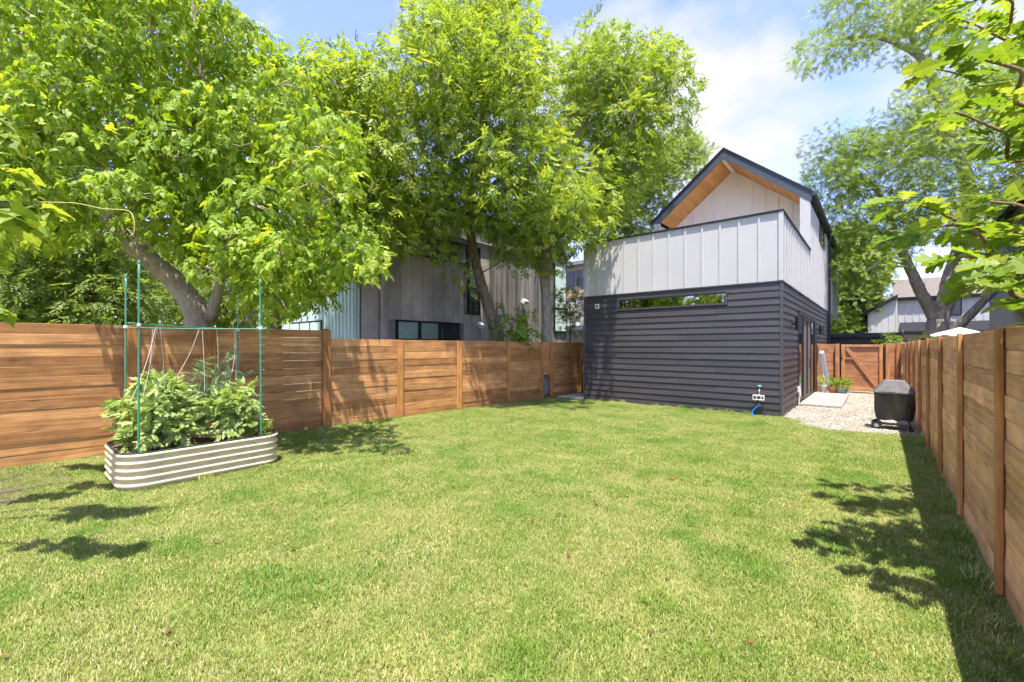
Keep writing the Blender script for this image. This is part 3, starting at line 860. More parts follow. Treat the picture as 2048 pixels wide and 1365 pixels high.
def flood(y, z, lab):
    t = thing('flood_light', lab, 'flood light', (NX+0.02, y, z), 'flood lights on the metal house')
    m = MB(); P = [(NX+0.05, z), (NX+0.22, z-0.10), (NX+0.28, z+0.02), (NX+0.11, z+0.14)]
    m.add([(x, y-0.13, zz) for x, zz in P] + [(x, y+0.13, zz) for x, zz in P], [(0,1,2,3),(7,6,5,4),(0,4,5,1),(1,5,6,2),(2,6,7,3),(3,7,4,0)])
    m.build('lamp_head', M['plastic_white'], t)
    m = MB(); m.box(NX+0.005, NX+0.06, y-0.04, y+0.04, z-0.02, z+0.10); m.build('bracket', M['plastic_white'], t)
flood(11.55, 2.35, 'white flood light on the metal house below the tall window')
flood(14.2, 3.45, 'white flood light high on the metal house between the two trunks')
m = MB(); m.box(NX+0.005, NX+0.06, 16.55, 17.58, 2.2, 5.6); w = m.build('window', M['black_metal'], nb)
one_box('blind', M['blind'], w, NX+0.062, NX+0.068, 16.62, 17.5, 3.4, 5.5); one_box('blind', M['blind'], w, NX+0.062, NX+0.068, 16.62, 17.5, 2.3, 3.3)

teal = thing('teal_house', 'pale teal corrugated metal building beside the taupe one', 'house', (-14.5, 7.0, 0))
m = MB(); y0 = 6.62
x = -19.0; cols = []
while x < NX - 0.02:
    for dx, dy in ((0, 0), (0.10, 0), (0.125, -0.035), (0.185, -0.035)): cols.append((x+dx, y0+dy))
    x += 0.21
vs = []; fs = []
cols = [c for c in cols if c[0] < NX + 0.02]
for (cx, cy) in cols: vs += [(cx, cy, 0), (cx, cy, 5.6)]
for i in range(len(cols)-1): fs.append((2*i, 2*i+2, 2*i+3, 2*i+1))
m.add(vs, fs); m.build('corrugated_wall', M['teal_metal'], teal)
m = MB(); m.box(-19, NX-0.1, y0+0.05, y0+5, 0, 5.55); m.build('wall', M['teal_metal'], teal)
m = MB(); m.box(-19, NX-0.05, y0-0.12, y0+5, 5.6, 5.75); m.build('roof', M['grey_metal'], teal)
m = MB(); m.box(-15.9, -13.55, y0-0.08, y0-0.036, 1.0, 2.42); w = m.build('window', M['black_metal'], teal)
for k in range(3): one_box('pane', M['blind'], w, -15.84+k*0.78, -15.14+k*0.78, y0-0.086, y0-0.081, 1.05, 2.36)
m = MB(); m.box(-13.3, -13.1, y0-0.2, y0-0.04, 1.95, 2.12); m.build('meter_box', M['corner'], teal)

# house glimpsed between the metal house and the guest house
far = thing('distant_house', 'grey house with tan band glimpsed left of the guest house', 'house', (-17, 26, 0))
m = MB(); m.box(-24, -12.5, 26, 32, 0, 7.2); m.build('wall', M['grey_metal'], far)
m = MB(); m.box(-24, -12.45, 25.93, 25.99, 5.0, 5.55); m.build('band', M['curtain'] if False else plain('tan band', (0.52, 0.33, 0.18), 0.7), far)
m = MB(); m.box(-24.2, -12.2, 25.5, 32.2, 7.2, 7.45); m.build('roof', M['grey_metal_dark'], far)
for k in range(6): one_box('window', M['corner'], far, -19.6+k*1.15, -18.55+k*1.15, 25.94, 25.985, 5.75, 6.9)
m = MB(); m.box(-18, -14.2, 25.90, 25.97, 0.4, 2.7); m.build('garage_door', M['interior'], far)
m = MB(); m.box(-24, -12.4, 25.88, 25.985, 3.0, 3.2); m.build('ledge', M['teal_metal'], far)

# white house beyond the gate
WHY = 45.0
wh = thing('white_house', 'white board and batten house with dark roofs beyond the gate', 'house', (5, WHY, 0))
m = MB(); m.box(1.2, 16, WHY+0.04, WHY+9, 0, 5.15); m.build('wall', M['white'], wh)
for i in range(36):
    x = 1.25 + i*0.41
    one_box('batten', M['white'], wh, x, x+0.05, WHY+0.005, WHY+0.039, 3.5, 5.1)
m = MB(); P = [(WHY-0.12, 5.12), (WHY-0.12, 5.32), (WHY+3.2, 7.1), (WHY+3.2, 6.8)]; m.prism(P, 0.95, 16.3, 0); m.build('roof', plain('brown shingles', (0.14, 0.12, 0.105), 0.9, var=0.25, scale=8), wh)
m = MB(); m.box(0.9, 16.4, WHY-0.24, WHY-0.122, 5.08, 5.33); m.build('gutter', M['black_metal'], wh)
m = MB(); m.prism([(WHY-2.0, 2.45), (WHY-2.0, 2.62), (WHY+0.0, 3.40), (WHY+0.0, 3.2)], 1.35, 16, 0); pr = m.build('porch_roof', M['shingle'], wh)
m = MB(); m.box(1.3, 16, WHY-2.15, WHY-2.005, 2.40, 2.66); m.build('porch_fascia', M['black_metal'], wh)
for (a, b_) in ((2.9, 4.7), (9.45, 11.2)):
    m = MB(); m.box(a, b_, WHY-0.03, WHY+0.036, 3.82, 5.08); w = m.build('window', M['black_metal'], wh)
    one_box('pane', M['glass_dark'], w, a+0.07, (a+b_)/2-0.03, WHY-0.038, WHY-0.032, 3.9, 5.0); one_box('pane', M['glass_dark'], w, (a+b_)/2+0.03, b_-0.07, WHY-0.038, WHY-0.032, 3.9, 5.0)
    one_box('blind', M['blind'], w, a+0.07, b_-0.07, WHY-0.031, WHY-0.0305, 4.5, 5.0)
m = MB(); m.box(2.6, 4.9, WHY-0.05, WHY+0.036, 0, 2.2); m.build('window', M['interior'], wh)
# its gabled wing, nearer
m = MB(); P = [(-0.55, 0), (1.18, 0), (1.18, 5.2), (-0.55, 4.15)]
m.add([(x, WHY-1.0, z) for x, z in P] + [(x, WHY+6, z) for x, z in P], [(0,1,2,3),(7,6,5,4),(0,4,5,1),(1,5,6,2),(2,6,7,3),(3,7,4,0)]); wing = m.build('wing', M['white'], wh)
for i in range(5): one_box('batten', M['white'], wing, -0.45+i*0.38, -0.40+i*0.38, WHY-1.03, WHY-1.001, 0, 4.1+i*0.2)
m = MB(); P = [(-0.85, 3.95), (1.19, 5.2), (1.19, 5.5), (-0.85, 4.22)]
m.add([(x, WHY-1.3, z) for x, z in P] + [(x, WHY+6, z) for x, z in P], [(0,1,2,3),(7,6,5,4),(0,4,5,1),(1,5,6,2),(2,6,7,3),(3,7,4,0)]); m.build('wing_roof', M['shingle'], wh)
# dark low garden building, right behind the gate
m_ = thing('garden_shed', 'low dark shed seen over the top of the gate', 'shed', (-0.8, 26.5, 0))
m = MB(); m.box(-2.1, 0.75, 25, 28, 0, 1.95); m.build('wall', M['black_metal'], m_)
m = MB(); m.prism([(24.8, 1.93), (24.8, 2.0), (28.2, 2.25), (28.2, 2.15)], -2.25, 0.9, 0); m.build('roof', M['shingle'], m_)
# house on the right, its roof edge at the picture's edge
rh = thing('neighbour_house', 'white house at the right edge with a dark sloping roof edge', 'house', (6, 21, 0))
m = MB(); P = [(4.15, 0), (9.6, 0), (9.6, 10.2), (8.8, 10.4), (4.15, 6.9)]
n5 = 5; m.add([(x, 20, z) for x, z in P] + [(x, 30, z) for x, z in P], [tuple(range(5)), tuple(range(9, 4, -1))] + [(k, 5+k, 5+(k+1) % 5, (k+1) % 5) for k in range(5)]); m.build('wall', M['white'], rh)
for i in range(12): one_box('batten', M['white'], rh, 4.2+i*0.4, 4.25+i*0.4, 19.97, 19.999, 2.9, 6.8+i*0.29)
m = MB(); P = [(3.62, 6.62), (8.8, 10.5), (8.8, 10.78), (3.62, 6.9)]
m.add([(x, 19.3, z) for x, z in P] + [(x, 30.5, z) for x, z in P], [(0,1,2,3),(7,6,5,4),(0,4,5,1),(1,5,6,2),(2,6,7,3),(3,7,4,0)]); m.build('roof', M['roof_metal'], rh)
m = MB(); m.box(4.05, 9.6, 19.85, 19.965, 0, 2.75); m.build('dark_siding', M['lap'], rh)
m = MB(); m.box(4.03, 4.149, 19.96, 30, 0, 6.4); m.build('corner_trim', M['black_metal'], rh)

# ------------------------------------------------------------------ foliage
def leaflet4(x, y, ang, L, W, droop=0.02, tilt=0.0):
    """one folded leaf of four triangles, in spray space (x out, y across, z up)"""
    ca, sa = math.cos(ang), math.sin(ang)
    P = [(0, 0, 0), (0.28*L, -0.46*W, 0.05*W), (0.68*L, -0.40*W, -0.25*droop), (L, 0, -droop), (0.68*L, 0.40*W, -0.25*droop+0.06*W), (0.28*L, 0.46*W, 0.12*W)]
    vs = [(x + p[0]*ca - p[1]*sa, y + p[0]*sa + p[1]*ca, p[2] + tilt*p[0]) for p in P]
    return vs, [(0,1,5), (1,2,5), (2,4,5), (2,3,4)]
def leaflet2(x, y, z, ang, L, W, droop):
    ca, sa = math.cos(ang), math.sin(ang)
    P = [(0, 0, 0), (0.4*L, -W/2, 0.0), (L, 0, -droop), (0.4*L, W/2, 0.0)]
    vs = [(x + p[0]*ca - p[1]*sa, y + p[0]*sa + p[1]*ca, z + p[2] + 0.15*abs(p[1])) for p in P]
    return vs, [(0,1,2), (0,2,3)]
def spray(parts):
    V = []; F = []; I = []
    for k, (vs, fs) in enumerate(parts):
        b = len(V); V += vs; F += [tuple(b+i for i in f) for f in fs]; I += [k]*len(vs)
    return np.array(V, float), np.array(F, int), np.array(I, int)
def tpl_broad(seed):            # three to five broad pointed leaflets
    r = random.Random(seed); parts = []
    L = 0.135
    for k, (x, side) in enumerate([(0.03, 1), (0.04, -1), (0.11, 1), (0.12, -1), (0.17, 0)]):
        ang = side * r.uniform(0.7, 1.1) if side else r.uniform(-0.2, 0.2)
        vs, fs = leaflet4(x, 0, ang, L*r.uniform(0.8, 1.15), 0.080*r.uniform(0.85, 1.15), 0.04, r.uniform(-0.7, 0.0))
        z = -x*x*2.2
        parts.append(([(a, b, c+z) for a, b, c in vs], fs))
    return spray(parts)
def tpl_pinnate(seed, n=4, L=0.28, ll=0.14, w=0.050):
    r = random.Random(seed); parts = []
    for k in range(n):
        x = L*(0.22 + 0.78*k/n); z = -1.1*x*x
        for s in (-1, 1):
            parts.append(leaflet2(x, 0, z, s*r.uniform(0.75, 1.15), ll*r.uniform(0.8, 1.15)*(1 - 0.25*abs(k/n-0.5)), w*r.uniform(0.85, 1.2), r.uniform(0.01, 0.05)))
    parts.append(leaflet2(L, 0, -1.1*L*L, r.uniform(-0.2, 0.2), ll, w, 0.03))
    return spray(parts)
def tpl_small(seed, n=5, L=0.26, ll=0.065, w=0.036):
    r = random.Random(seed); parts = []
    for k in range(n):
        x = L*(0.1 + 0.9*k/n)
        for s in (-1, 1):
            parts.append(leaflet2(x, 0, r.uniform(-0.01, 0.01), s*r.uniform(0.6, 1.2), ll*r.uniform(0.8, 1.2), w*r.uniform(0.8, 1.2), r.uniform(0, 0.02)))
    return spray(parts)
def tpl_tomato(seed):           # pinnate leaf with jagged leaflets
    r = random.Random(seed); parts = []
    L = 0.20
    for k in range(4):
        x = L*(0.2 + 0.8*k/4); z = -1.6*x*x
        for s in (-1, 1):
            for (dx, a, sc) in ((0, 0.9, 1.0), (0.012, 0.45, 0.6), (-0.008, 1.4, 0.5)):
                parts.append(leaflet2(x+dx, 0, z, s*(a + r.uniform(-0.1, 0.1)), 0.08*sc*r.uniform(0.85, 1.15), 0.046*sc, 0.022*sc))
    for a in (-0.4, 0, 0.4): parts.append(leaflet2(L, 0, -1.6*L*L, a, 0.085 if a == 0 else 0.055, 0.048, 0.02))
    return spray(parts)
TPL = {'broad': [tpl_broad(s) for s in range(5)], 'pinnate': [tpl_pinnate(s) for s in range(5)],
       'small': [tpl_small(s) for s in range(5)], 'tomato': [tpl_tomato(s) for s in range(4)],
       'fern': [tpl_pinnate(s, 8, 0.26, 0.05, 0.012) for s in range(3)],
       'far': [tpl_small(s+20, 4, 0.42, 0.15, 0.085) for s in range(4)],
       'palm5': [tpl_pinnate(s+9, 4, 0.30, 0.15, 0.05) for s in range(4)]}
UP = np.array([0, 0, 1.0])
def unit(a): return a / np.maximum(np.linalg.norm(a, axis=-1, keepdims=True), 1e-9)
def leaves(name, parent, mat, P, D, scale, kind, rs, nbias=0.55, base_rnd=None, out=None):
    """sprays of leaves at points P growing along D, as one mesh"""
    P = np.asarray(P, float); D = unit(np.asarray(D, float)); n = len(P)
    nrm = UP[None] + 0.5*rs.normal(size=(n, 3)) + (nbias*D*np.array([1, 1, 0.2]) if out is None else 0.95*np.asarray(out)*np.array([1, 1, 0.4]))
    nrm = unit(nrm - D*(nrm*D).sum(1, keepdims=True))
    S = np.cross(nrm, D)
    which = rs.integers(0, len(TPL[kind]), n)
    br = base_rnd if base_rnd is not None else rs.random(n)
    Vs = []; Fs = []; Rs = []; off = 0
    for w, (T, F, I) in enumerate(TPL[kind]):
        idx = np.nonzero(which == w)[0]
        if not len(idx): continue
        sc = scale * rs.uniform(0.75, 1.25, len(idx))
        V = P[idx][:, None] + sc[:, None, None] * (T[None, :, 0:1]*D[idx][:, None] + T[None, :, 1:2]*S[idx][:, None] + T[None, :, 2:3]*nrm[idx][:, None])
        lr = rs.normal(0, 0.13, (len(idx), I.max()+1))[:, I]
        Vs.append(V.reshape(-1, 3)); Rs.append(np.clip(br[idx][:, None] + lr, 0, 1).reshape(-1))
        Fs.append((F[None] + (np.arange(len(idx))*len(T))[:, None, None] + off).reshape(-1, 3))
        off += len(idx)*len(T)
    V = np.concatenate(Vs); F = np.concatenate(Fs); Rn = np.concatenate(Rs)
    c = V.mean(0); V = V - c
    me = bpy.data.meshes.new(name)
    me.vertices.add(len(V)); me.vertices.foreach_set('co', V.astype(np.float32).ravel())
    me.loops.add(F.size); me.loops.foreach_set('vertex_index', F.astype(np.int32).ravel())
    me.polygons.add(len(F)); me.polygons.foreach_set('loop_start', np.arange(0, F.size, 3, dtype=np.int32))
    me.update(calc_edges=True)
    a = me.attributes.new('rnd', 'FLOAT', 'POINT'); a.data.foreach_set('value', Rn.astype(np.float32))
    return link(name, me, parent, Vector(c), mat=mat)

def in_poly(x, y, poly):
    c = False; j = len(poly) - 1
    for i in range(len(poly)):
        xi, yi = poly[i]; xj, yj = poly[j]
        if (yi > y) != (yj > y) and x < (xj-xi)*(y-yi)/(yj-yi) + xi: c = not c
        j = i
    return c
def lobes_in(poly, z0, z1, n, r0, r1, seed, mind=0.7):
    """leaf masses spread through a crown of the given outline and depth"""
    rg = random.Random(seed); out = []; tries = 0
    xs = [p[0] for p in poly]; ysq = [p[1] for p in poly]
    while len(out) < n and tries < n*60:
        tries += 1
        x, y = rg.uniform(min(xs), max(xs)), rg.uniform(min(ysq), max(ysq))
        z = rg.uniform(z0, z1); r = rg.uniform(r0, r1); e = r*FPX/z*0.62
        if not in_poly(x, y, poly): continue
        if not all(in_poly(x+dx*e, y+dy*e, poly) for dx, dy in ((1,0),(-1,0),(0,1),(0,-1))):
            r *= 0.62; e *= 0.62
            if not all(in_poly(x+dx*e, y+dy*e, poly) for dx, dy in ((1,0),(-1,0),(0,1),(0,-1))): continue
        c = seen(x, y, z)
        if any((c-q).length < mind*0.5*(r+s) for q, s in out): continue
        out.append((c, r))
    return out

def tree(name, label, stems, lobes, kind, leafmat, barkmat, scale=1.0, per=70, seed=1, droop=0.35, group=None, cat='tree', base=None, limb_r=0.035, twigs=5, hollow=0.45):
    rs = np.random.default_rng(seed); rg = random.Random(seed)
    b = Vector(base) if base is not None else Vector(stems[0][0][0])
    t = thing(name, label, cat, (b.x, b.y, 0), group)
    tm = MB(); skel = []
    for st_ in stems:
        pts = catmull([p for p, r in st_], 6); rad = lerp_list([r for p, r in st_], len(pts))
        tm.tube(pts, rad, 14, True, 0.07, rg)
        skel += [(p, r) for p, r in zip(pts, rad)]
    # limbs reach out from the nearest wood to each leaf mass
    bm_ = MB(); P = []; D = []; BR = []; OUT = []
    todo = list(lobes)
    wood_pts = [p for p, r in skel if p.z > 1.6] or [skel[-1][0]]
    wr = [r for p, r in skel if p.z > 1.6] or [skel[-1][1]]
    arr = np.array([tuple(p) for p in wood_pts])
    order = sorted(todo, key=lambda q: np.min(np.linalg.norm(arr - np.array(q[0]), axis=1)))
    for c, r in order:
        cc = np.array(c)
        d = np.linalg.norm(arr - cc, axis=1) + np.maximum(0, arr[:, 2] - cc[2] + 0.3)*0.8
        k = int(np.argmin(d)); a = Vector(arr[k])
        L = (c - a).length
        if L > 0.15:
            r0 = min(wr[k]*0.7, limb_r*(0.6 + 0.25*L)); r1 = max(0.007, r0*0.35)
            mid = (a + c)/2 + Vector((rg.gauss(0, .1), rg.gauss(0, .1), rg.uniform(0.0, .16)))*L
            pts = catmull([a, mid, c], 4)
            bm_.tube(pts, lerp_list([r0, r1], len(pts)), 5, False)
            arr = np.vstack([arr, np.array([tuple(p) for p in pts[2:]])]); wr += lerp_list([r0, r1], len(pts))[2:]
        nl_ = max(6, int(per * r*r / 0.49))
        dirs = unit(rs.normal(size=(nl_, 3)) + np.array([0, 0, 0.25]))
        rad = r*(hollow + (1.08-hollow)*np.sqrt(rs.random(nl_)))
        ell = np.array([1.0, 1.0, 0.78])
        p = cc + dirs*rad[:, None]*ell
        P.append(p); D.append(unit(dirs*np.array([1, 1, 0.4])*0.75 + 0.55*rs.normal(size=(nl_, 3)) + np.array([0, 0, -droop]))); OUT.append(dirs)
        BR.append(np.clip(rs.normal(0.5 + rg.uniform(-0.16, 0.16), 0.17, nl_), 0, 1))
        for q in range(twigs):
            e = Vector(p[rs.integers(0, nl_)])
            bm_.tube([c, (c+e)/2 + Vector((0, 0, 0.05*r)), e], [0.010, 0.006, 0.003], 3, False)
    trunk = tm.build('trunk', barkmat, t, smooth=True)
    bm_.build('branches', M['twig'] if barkmat is None else barkmat, t, smooth=True)
    leaves('crown', t, leafmat, np.concatenate(P), np.concatenate(D), scale, kind, rs, base_rnd=np.concatenate(BR), out=np.concatenate(OUT))
    return t

def S(*a): return [(seen(x, y, z), r) for x, y, z, r in a]
def footed(st_, z=0.0):
    p, r = st_[0]
    return [(Vector((p.x, p.y, z)), r*1.18)] + st_

# big leaning tree, left
stemA = footed(S((395, 668, 7.9, .205), (388, 615, 7.9, .195), (352, 565, 7.9, .175), (300, 520, 7.8, .155), (245, 470, 7.7, .14), (190, 390, 7.6, .12), (130, 270, 7.5, .115), (95, 170, 7.4, .09), (30, 80, 7.2, .06)))
stemA2 = S((420, 640, 7.9, .10), (446, 540, 7.6, .065), (455, 420, 7.3, .052), (428, 260, 7.0, .042), (398, 120, 6.9, .032), (385, -10, 6.8, .02))
stemA3 = S((310, 525, 7.8, .05), (290, 450, 7.7, .03), (275, 370, 7.6, .02))
stemA4 = S((170, 350, 7.6, .09), (260, 240, 8.2, .06), (330, 130, 8.6, .04))
stemA5 = S((440, 560, 7.7, .06), (560, 460, 7.8, .045), (660, 400, 7.9, .03), (715, 385, 8.0, .02))
polyA = [(-90, -150), (400, -150), (430, -10), (480, 20), (560, 60), (590, 130), (640, 190), (720, 190), (715, 250), (690, 290), (760, 330), (750, 400), (725, 430), (785, 505), (770, 548), (715, 545), (700, 590), (660, 560), (640, 640), (560, 640), (430, 640), (410, 560), (340, 500), (250, 500), (160, 490), (60, 520), (-90, 540)]
lobA = lobes_in(polyA, 5.7, 8.6, 125, 0.36, 0.66, 11, 0.8) + lobes_in(polyA, 8.6, 10.2, 40, 0.6, 0.95, 12, 0.9)
tree('leaning_tree', 'broad leaved tree with pale leaning trunk behind the raised bed', [stemA, stemA2, stemA3, stemA4, stemA5], lobA, 'broad', M['leaf_box'], M['bark_pale'], 0.58, 215, 5, 0.7, hollow=0.62)

# middle tree, feathery leaves
stemB = footed(S((995, 690, 13.9, .19), (975, 610, 13.9, .17), (950, 520, 13.9, .155), (938, 440, 13.9, .145)))
stemB2 = S((940, 450, 13.9, .11), (900, 390, 13.8, .10), (850, 320, 13.6, .07), (830, 200, 13.5, .045))
stemB3 = S((938, 440, 13.9, .12), (940, 360, 13.9, .11), (965, 240, 13.9, .08), (950, 120, 13.9, .055), (930, 20, 13.9, .03))
stemB4 = S((940, 420, 13.9, .09), (1010, 350, 13.6, .06), (1100, 330, 13.4, .04))
stemB5 = S((880, 370, 13.7, .06), (820, 440, 12.6, .035), (880, 500, 12.0, .02), (930, 570, 11.8, .01))
polyB = [(740, 470), (700, 380), (705, 250), (720, 120), (750, 95), (790, 120), (800, 40), (850, -70), (1020, -70), (1080, 30), (1110, 120), (1100, 260), (1150, 290), (1200, 330), (1245, 420), (1210, 490), (1130, 520), (1100, 560), (1040, 540), (960, 505), (900, 480), (860, 475), (800, 500)]
lobB = lobes_in(polyB, 11.2, 13.9, 98, 0.6, 1.0, 31, 0.8)
lobB += lobes_in([(780, 130), (860, 30), (1070, 60), (1100, 250), (1180, 330), (1180, 430), (1100, 490), (900, 410), (780, 350)], 9.6, 11.2, 26, 0.45, 0.75, 33, 0.8)
lobB += [(seen(x, y, z), r) for x, y, z, r in ((800, 450, 12.6, .55), (835, 475, 12.3, .5), (870, 500, 12.0, .42), (900, 530, 11.9, .36), (925, 560, 11.8, .28), (935, 585, 11.8, .2), (1010, 520, 13.5, .3))]
tree('feathery_tree', 'bright feathery leaved tree with leaning dark trunk behind the left fence', [stemB, stemB2, stemB3, stemB4, stemB5], lobB, 'pinnate', M['leaf_pecan'], M['bark_dark'], 0.82, 98, 6, 0.15, hollow=0.6)

# tree in the fence line, near the guest house
TXc = Vector((left_x(11.0) - 0.27, 11.15, 0))
stemC = [(TXc, .185), (TXc + Vector((0, 0, 1.5)), .165), (TXc + Vector((-0.03, 0.02, 3.2)), .155)] + S((1083, 470, 13.4, .15), (1100, 380, 13.5, .12), (1150, 280, 13.8, .085), (1200, 170, 14.0, .05), (1215, 90, 14.0, .03))
stemC2 = S((1095, 400, 13.5, .08), (1180, 330, 14.0, .06), (1280, 260, 14.4, .04), (1340, 210, 14.6, .025))
polyC = [(1090, 300), (1120, 150), (1150, 75), (1210, 30), (1255, 60), (1290, 75), (1325, 70), (1365, 130), (1350, 175), (1392, 185), (1392, 250), (1330, 280), (1310, 330), (1290, 400), (1240, 440), (1180, 470), (1130, 505), (1060, 535), (1045, 470), (1070, 400)]
lobC = lobes_in(polyC, 12.6, 15.6, 66, 0.55, 0.95, 41, 0.8)
tree('fence_line_tree', 'taller darker leaved tree with straight grey trunk in the left fence line', [stemC, stemC2], lobC, 'pinnate', M['leaf_pecan2'], M['bark_grey'], 0.82, 100, 7, 0.15, hollow=0.6)

# fine leaved tree behind the guest house
polyF = [(1150, 480), (1180, 400), (1230, 320), (1300, 265), (1380, 270), (1425, 320), (1400, 345), (1350, 390), (1310, 450), (1290, 500), (1200, 500)]
stemF = footed(S((1240, 600, 21, .2), (1250, 480, 21, .14), (1280, 380, 21, .07)))
tree('slender_tree', 'fine leaved dark tree rising left of the gable', [stemF], lobes_in(polyF, 19.5, 23, 40, 0.8, 1.4, 51, 0.8), 'small', M['leaf_dark'], M['bark_dark'], 1.35, 90, 8, 0.1)

# tree between the leaning tree and the middle one
polyD = [(540, 200), (590, 120), (615, 60), (650, 110), (690, 80), (730, 110), (790, 180), (815, 505), (760, 520), (690, 500), (560, 420)]
stemD = footed(S((548, 660, 11, .18), (552, 600, 11, .15), (580, 480, 11, .11), (630, 330, 11, .07), (650, 180, 11, .035)))
tree('inner_tree', 'loose leaved tree rising between the leaning tree and the middle tree', [stemD], lobes_in(polyD, 9.8, 12.2, 46, 0.55, 0.9, 61, 0.8) + lobes_in([(500, 450), (660, 450), (690, 560), (640, 620), (540, 640), (490, 560)], 9.8, 11.5, 16, 0.45, 0.65, 62), 'pinnate', M['leaf_pecan'], M['bark_dark'], 1.0, 70, 9, 0.3)

# far trees behind the left fence
polyE = [(-120, 330), (120, 360), (260, 420), (300, 500), (330, 725), (-120, 725)]
tree('hedge_tree', 'dense leafy tree low behind the far left fence boards', [footed(S((110, 640, 15, .18), (90, 540, 15, .1), (60, 440, 15, .06)))], lobes_in(polyE, 13, 17.5, 78, 0.8, 1.3, 71, 0.75), 'palm5', M['leaf_far'], M['bark_dark'], 1.1, 70, 10, 0.3)
polyE2 = [(270, 470), (420, 480), (560, 540), (640, 600), (640, 740), (270, 740)]
tree('backlit_tree', 'sunlit far tree with pale trunk seen under the leaning tree', [footed(S((497, 660, 21, .3), (500, 600, 21, .25), (490, 520, 21, .15)))], lobes_in(polyE2, 20, 25, 52, 0.9, 1.5, 72, 0.75), 'palm5', M['leaf_far'], M['bark_grey'], 1.2, 52, 11, 0.3)

# big tree beyond the gate
stemR = footed(S((1872, 690, 19, .42), (1876, 640, 19, .36)))
stemR2 = S((1876, 645, 19, .28), (1850, 600, 19, .23), (1828, 555, 19, .20), (1790, 470, 18.8, .15), (1760, 390, 18.6, .1), (1700, 330, 18.4, .05))
stemR3 = S((1880, 650, 19, .28), (1890, 590, 19.1, .24), (1904, 530, 19.2, .21), (1940, 430, 19.2, .22), (1926, 330, 19, .23), (1892, 240, 18.8, .2), (1872, 180, 18.6, .18), (1845, 120, 18.4, .15), (1800, 90, 18.2, .12), (1740, 72, 18, .08), (1670, 80, 17.8, .04))
stemR4 = S((1885, 645, 19, .2), (1905, 590, 18.9, .17), (1930, 535, 18.8, .14), (1990, 440, 18.8, .1), (2040, 330, 18.8, .06))
stemR5 = S((1885, 675, 18.9, .26), (1930, 640, 18.4, .18), (1970, 600, 18, .13), (2040, 540, 17.6, .08))
stemR6 = S((1868, 170, 18.6, .1), (1830, 100, 18.6, .07), (1810, 40, 18.6, .05), (1800, -30, 18.6, .03))
polyR1 = [(1590, 195), (1588, 90), (1640, 10), (1700, -80), (1960, -80), (1960, 200), (1860, 130), (1800, 140), (1760, 125), (1700, 120), (1650, 160), (1610, 200)]
polyR2 = [(1612, 300), (1650, 262), (1720, 262), (1790, 240), (1830, 170), (1900, 140), (2120, 60), (2120, 520), (2000, 520), (1940, 470), (1900, 480), (1840, 500), (1800, 530), (1750, 570), (1700, 640), (1660, 600), (1650, 480), (1625, 380)]
lobR = lobes_in(polyR1, 16.4, 19.5, 36, 0.75, 1.2, 81, 0.85) + lobes_in(polyR2, 16.8, 21, 105, 0.9, 1.4, 82, 0.8)
tree('spreading_tree', 'large spreading tree with forked grey trunk beyond the gate', [stemR, stemR2, stemR3, stemR4, stemR5, stemR6], lobR, 'small', M['leaf_right'], M['bark_grey'], 1.15, 74, 12, 0.3, limb_r=0.05, hollow=0.6)
polyJ = [(1650, 500), (1690, 440), (1760, 470), (1770, 560), (1755, 700), (1640, 700)]
tree('far_tree', 'hazy green tree filling the gap between guest house and white house', [footed(S((1700, 690, 36, .3), (1705, 600, 36, .2)))], lobes_in(polyJ, 34, 40, 34, 1.3, 2.2, 91, 0.75), 'far', M['leaf_far'], M['bark_grey'], 1.2, 60, 13, 0.2)
polyJ2 = [(1860, 500), (1960, 420), (2120, 430), (2120, 560), (1900, 560)]

# shrubs behind the left fence
def shrub(name, label, lobes, kind, mat, sc, per, seed, cat='shrub'):
    c = lobes[0][0]
    return tree(name, label, [[(Vector((c.x, c.y, 0)), .03), (Vector((c.x, c.y, c.z)), .015)]], lobes, kind, mat, M['bark_dark'], sc, per, seed, 0.2, cat=cat, twigs=3)
shrub('young_shrub', 'bright young shrub between the two trunks above the left fence', [(seen(x, y, 12.9), r) for x, y, r in ((1030, 670, .5), (1015, 640, .35), (1050, 640, .32), (1058, 665, .3), (1022, 690, .4), (1045, 700, .4))], 'pinnate', M['leaf_shrub'], 1.1, 60, 14)
shrub('corner_shrub', 'dark leafy shrub beside the left corner of the guest house', [(seen(x, y, 16), r) for x, y, r in ((1140, 610, .7), (1125, 640, .55), (1155, 590, .5), (1160, 640, .6), (1120, 600, .4))], 'small', M['leaf_dark'], 1.2, 95, 15)
shrub('gate_shrub', 'yellow tipped shrub showing above the gate', [(seen(x, y, 17.5), r) for x, y, r in ((1778, 683, .32), (1768, 690, .3), (1788, 690, .3), (1782, 672, .2))], 'small', M['leaf_pot'], 0.9, 150, 16)
shrub('porch_shrub', 'small green shrub at the foot of the forked trunk', [(seen(x, y, 17.8), r) for x, y, r in ((1880, 675, .35), (1862, 682, .3), (1905, 668, .25))], 'small', M['leaf_right'], 1.0, 80, 17)
# a tree behind the camera, mirrored in the strip window and the door
bk = [(Vector((-7 + 3.2*math.sin(k*2.3), -9 - 2.5*((k*0.37) % 1), 3.5 + 5*((k*0.618) % 1))), 1.5) for k in range(30)]
tree('mirrored_tree', 'leafy green tree mirrored in the long strip window', [[(Vector((-7, -10, 0)), .25), (Vector((-7, -10, 6)), .1)]], bk, 'far', M['leaf_box'], M['bark_dark'], 1.1, 26, 18)

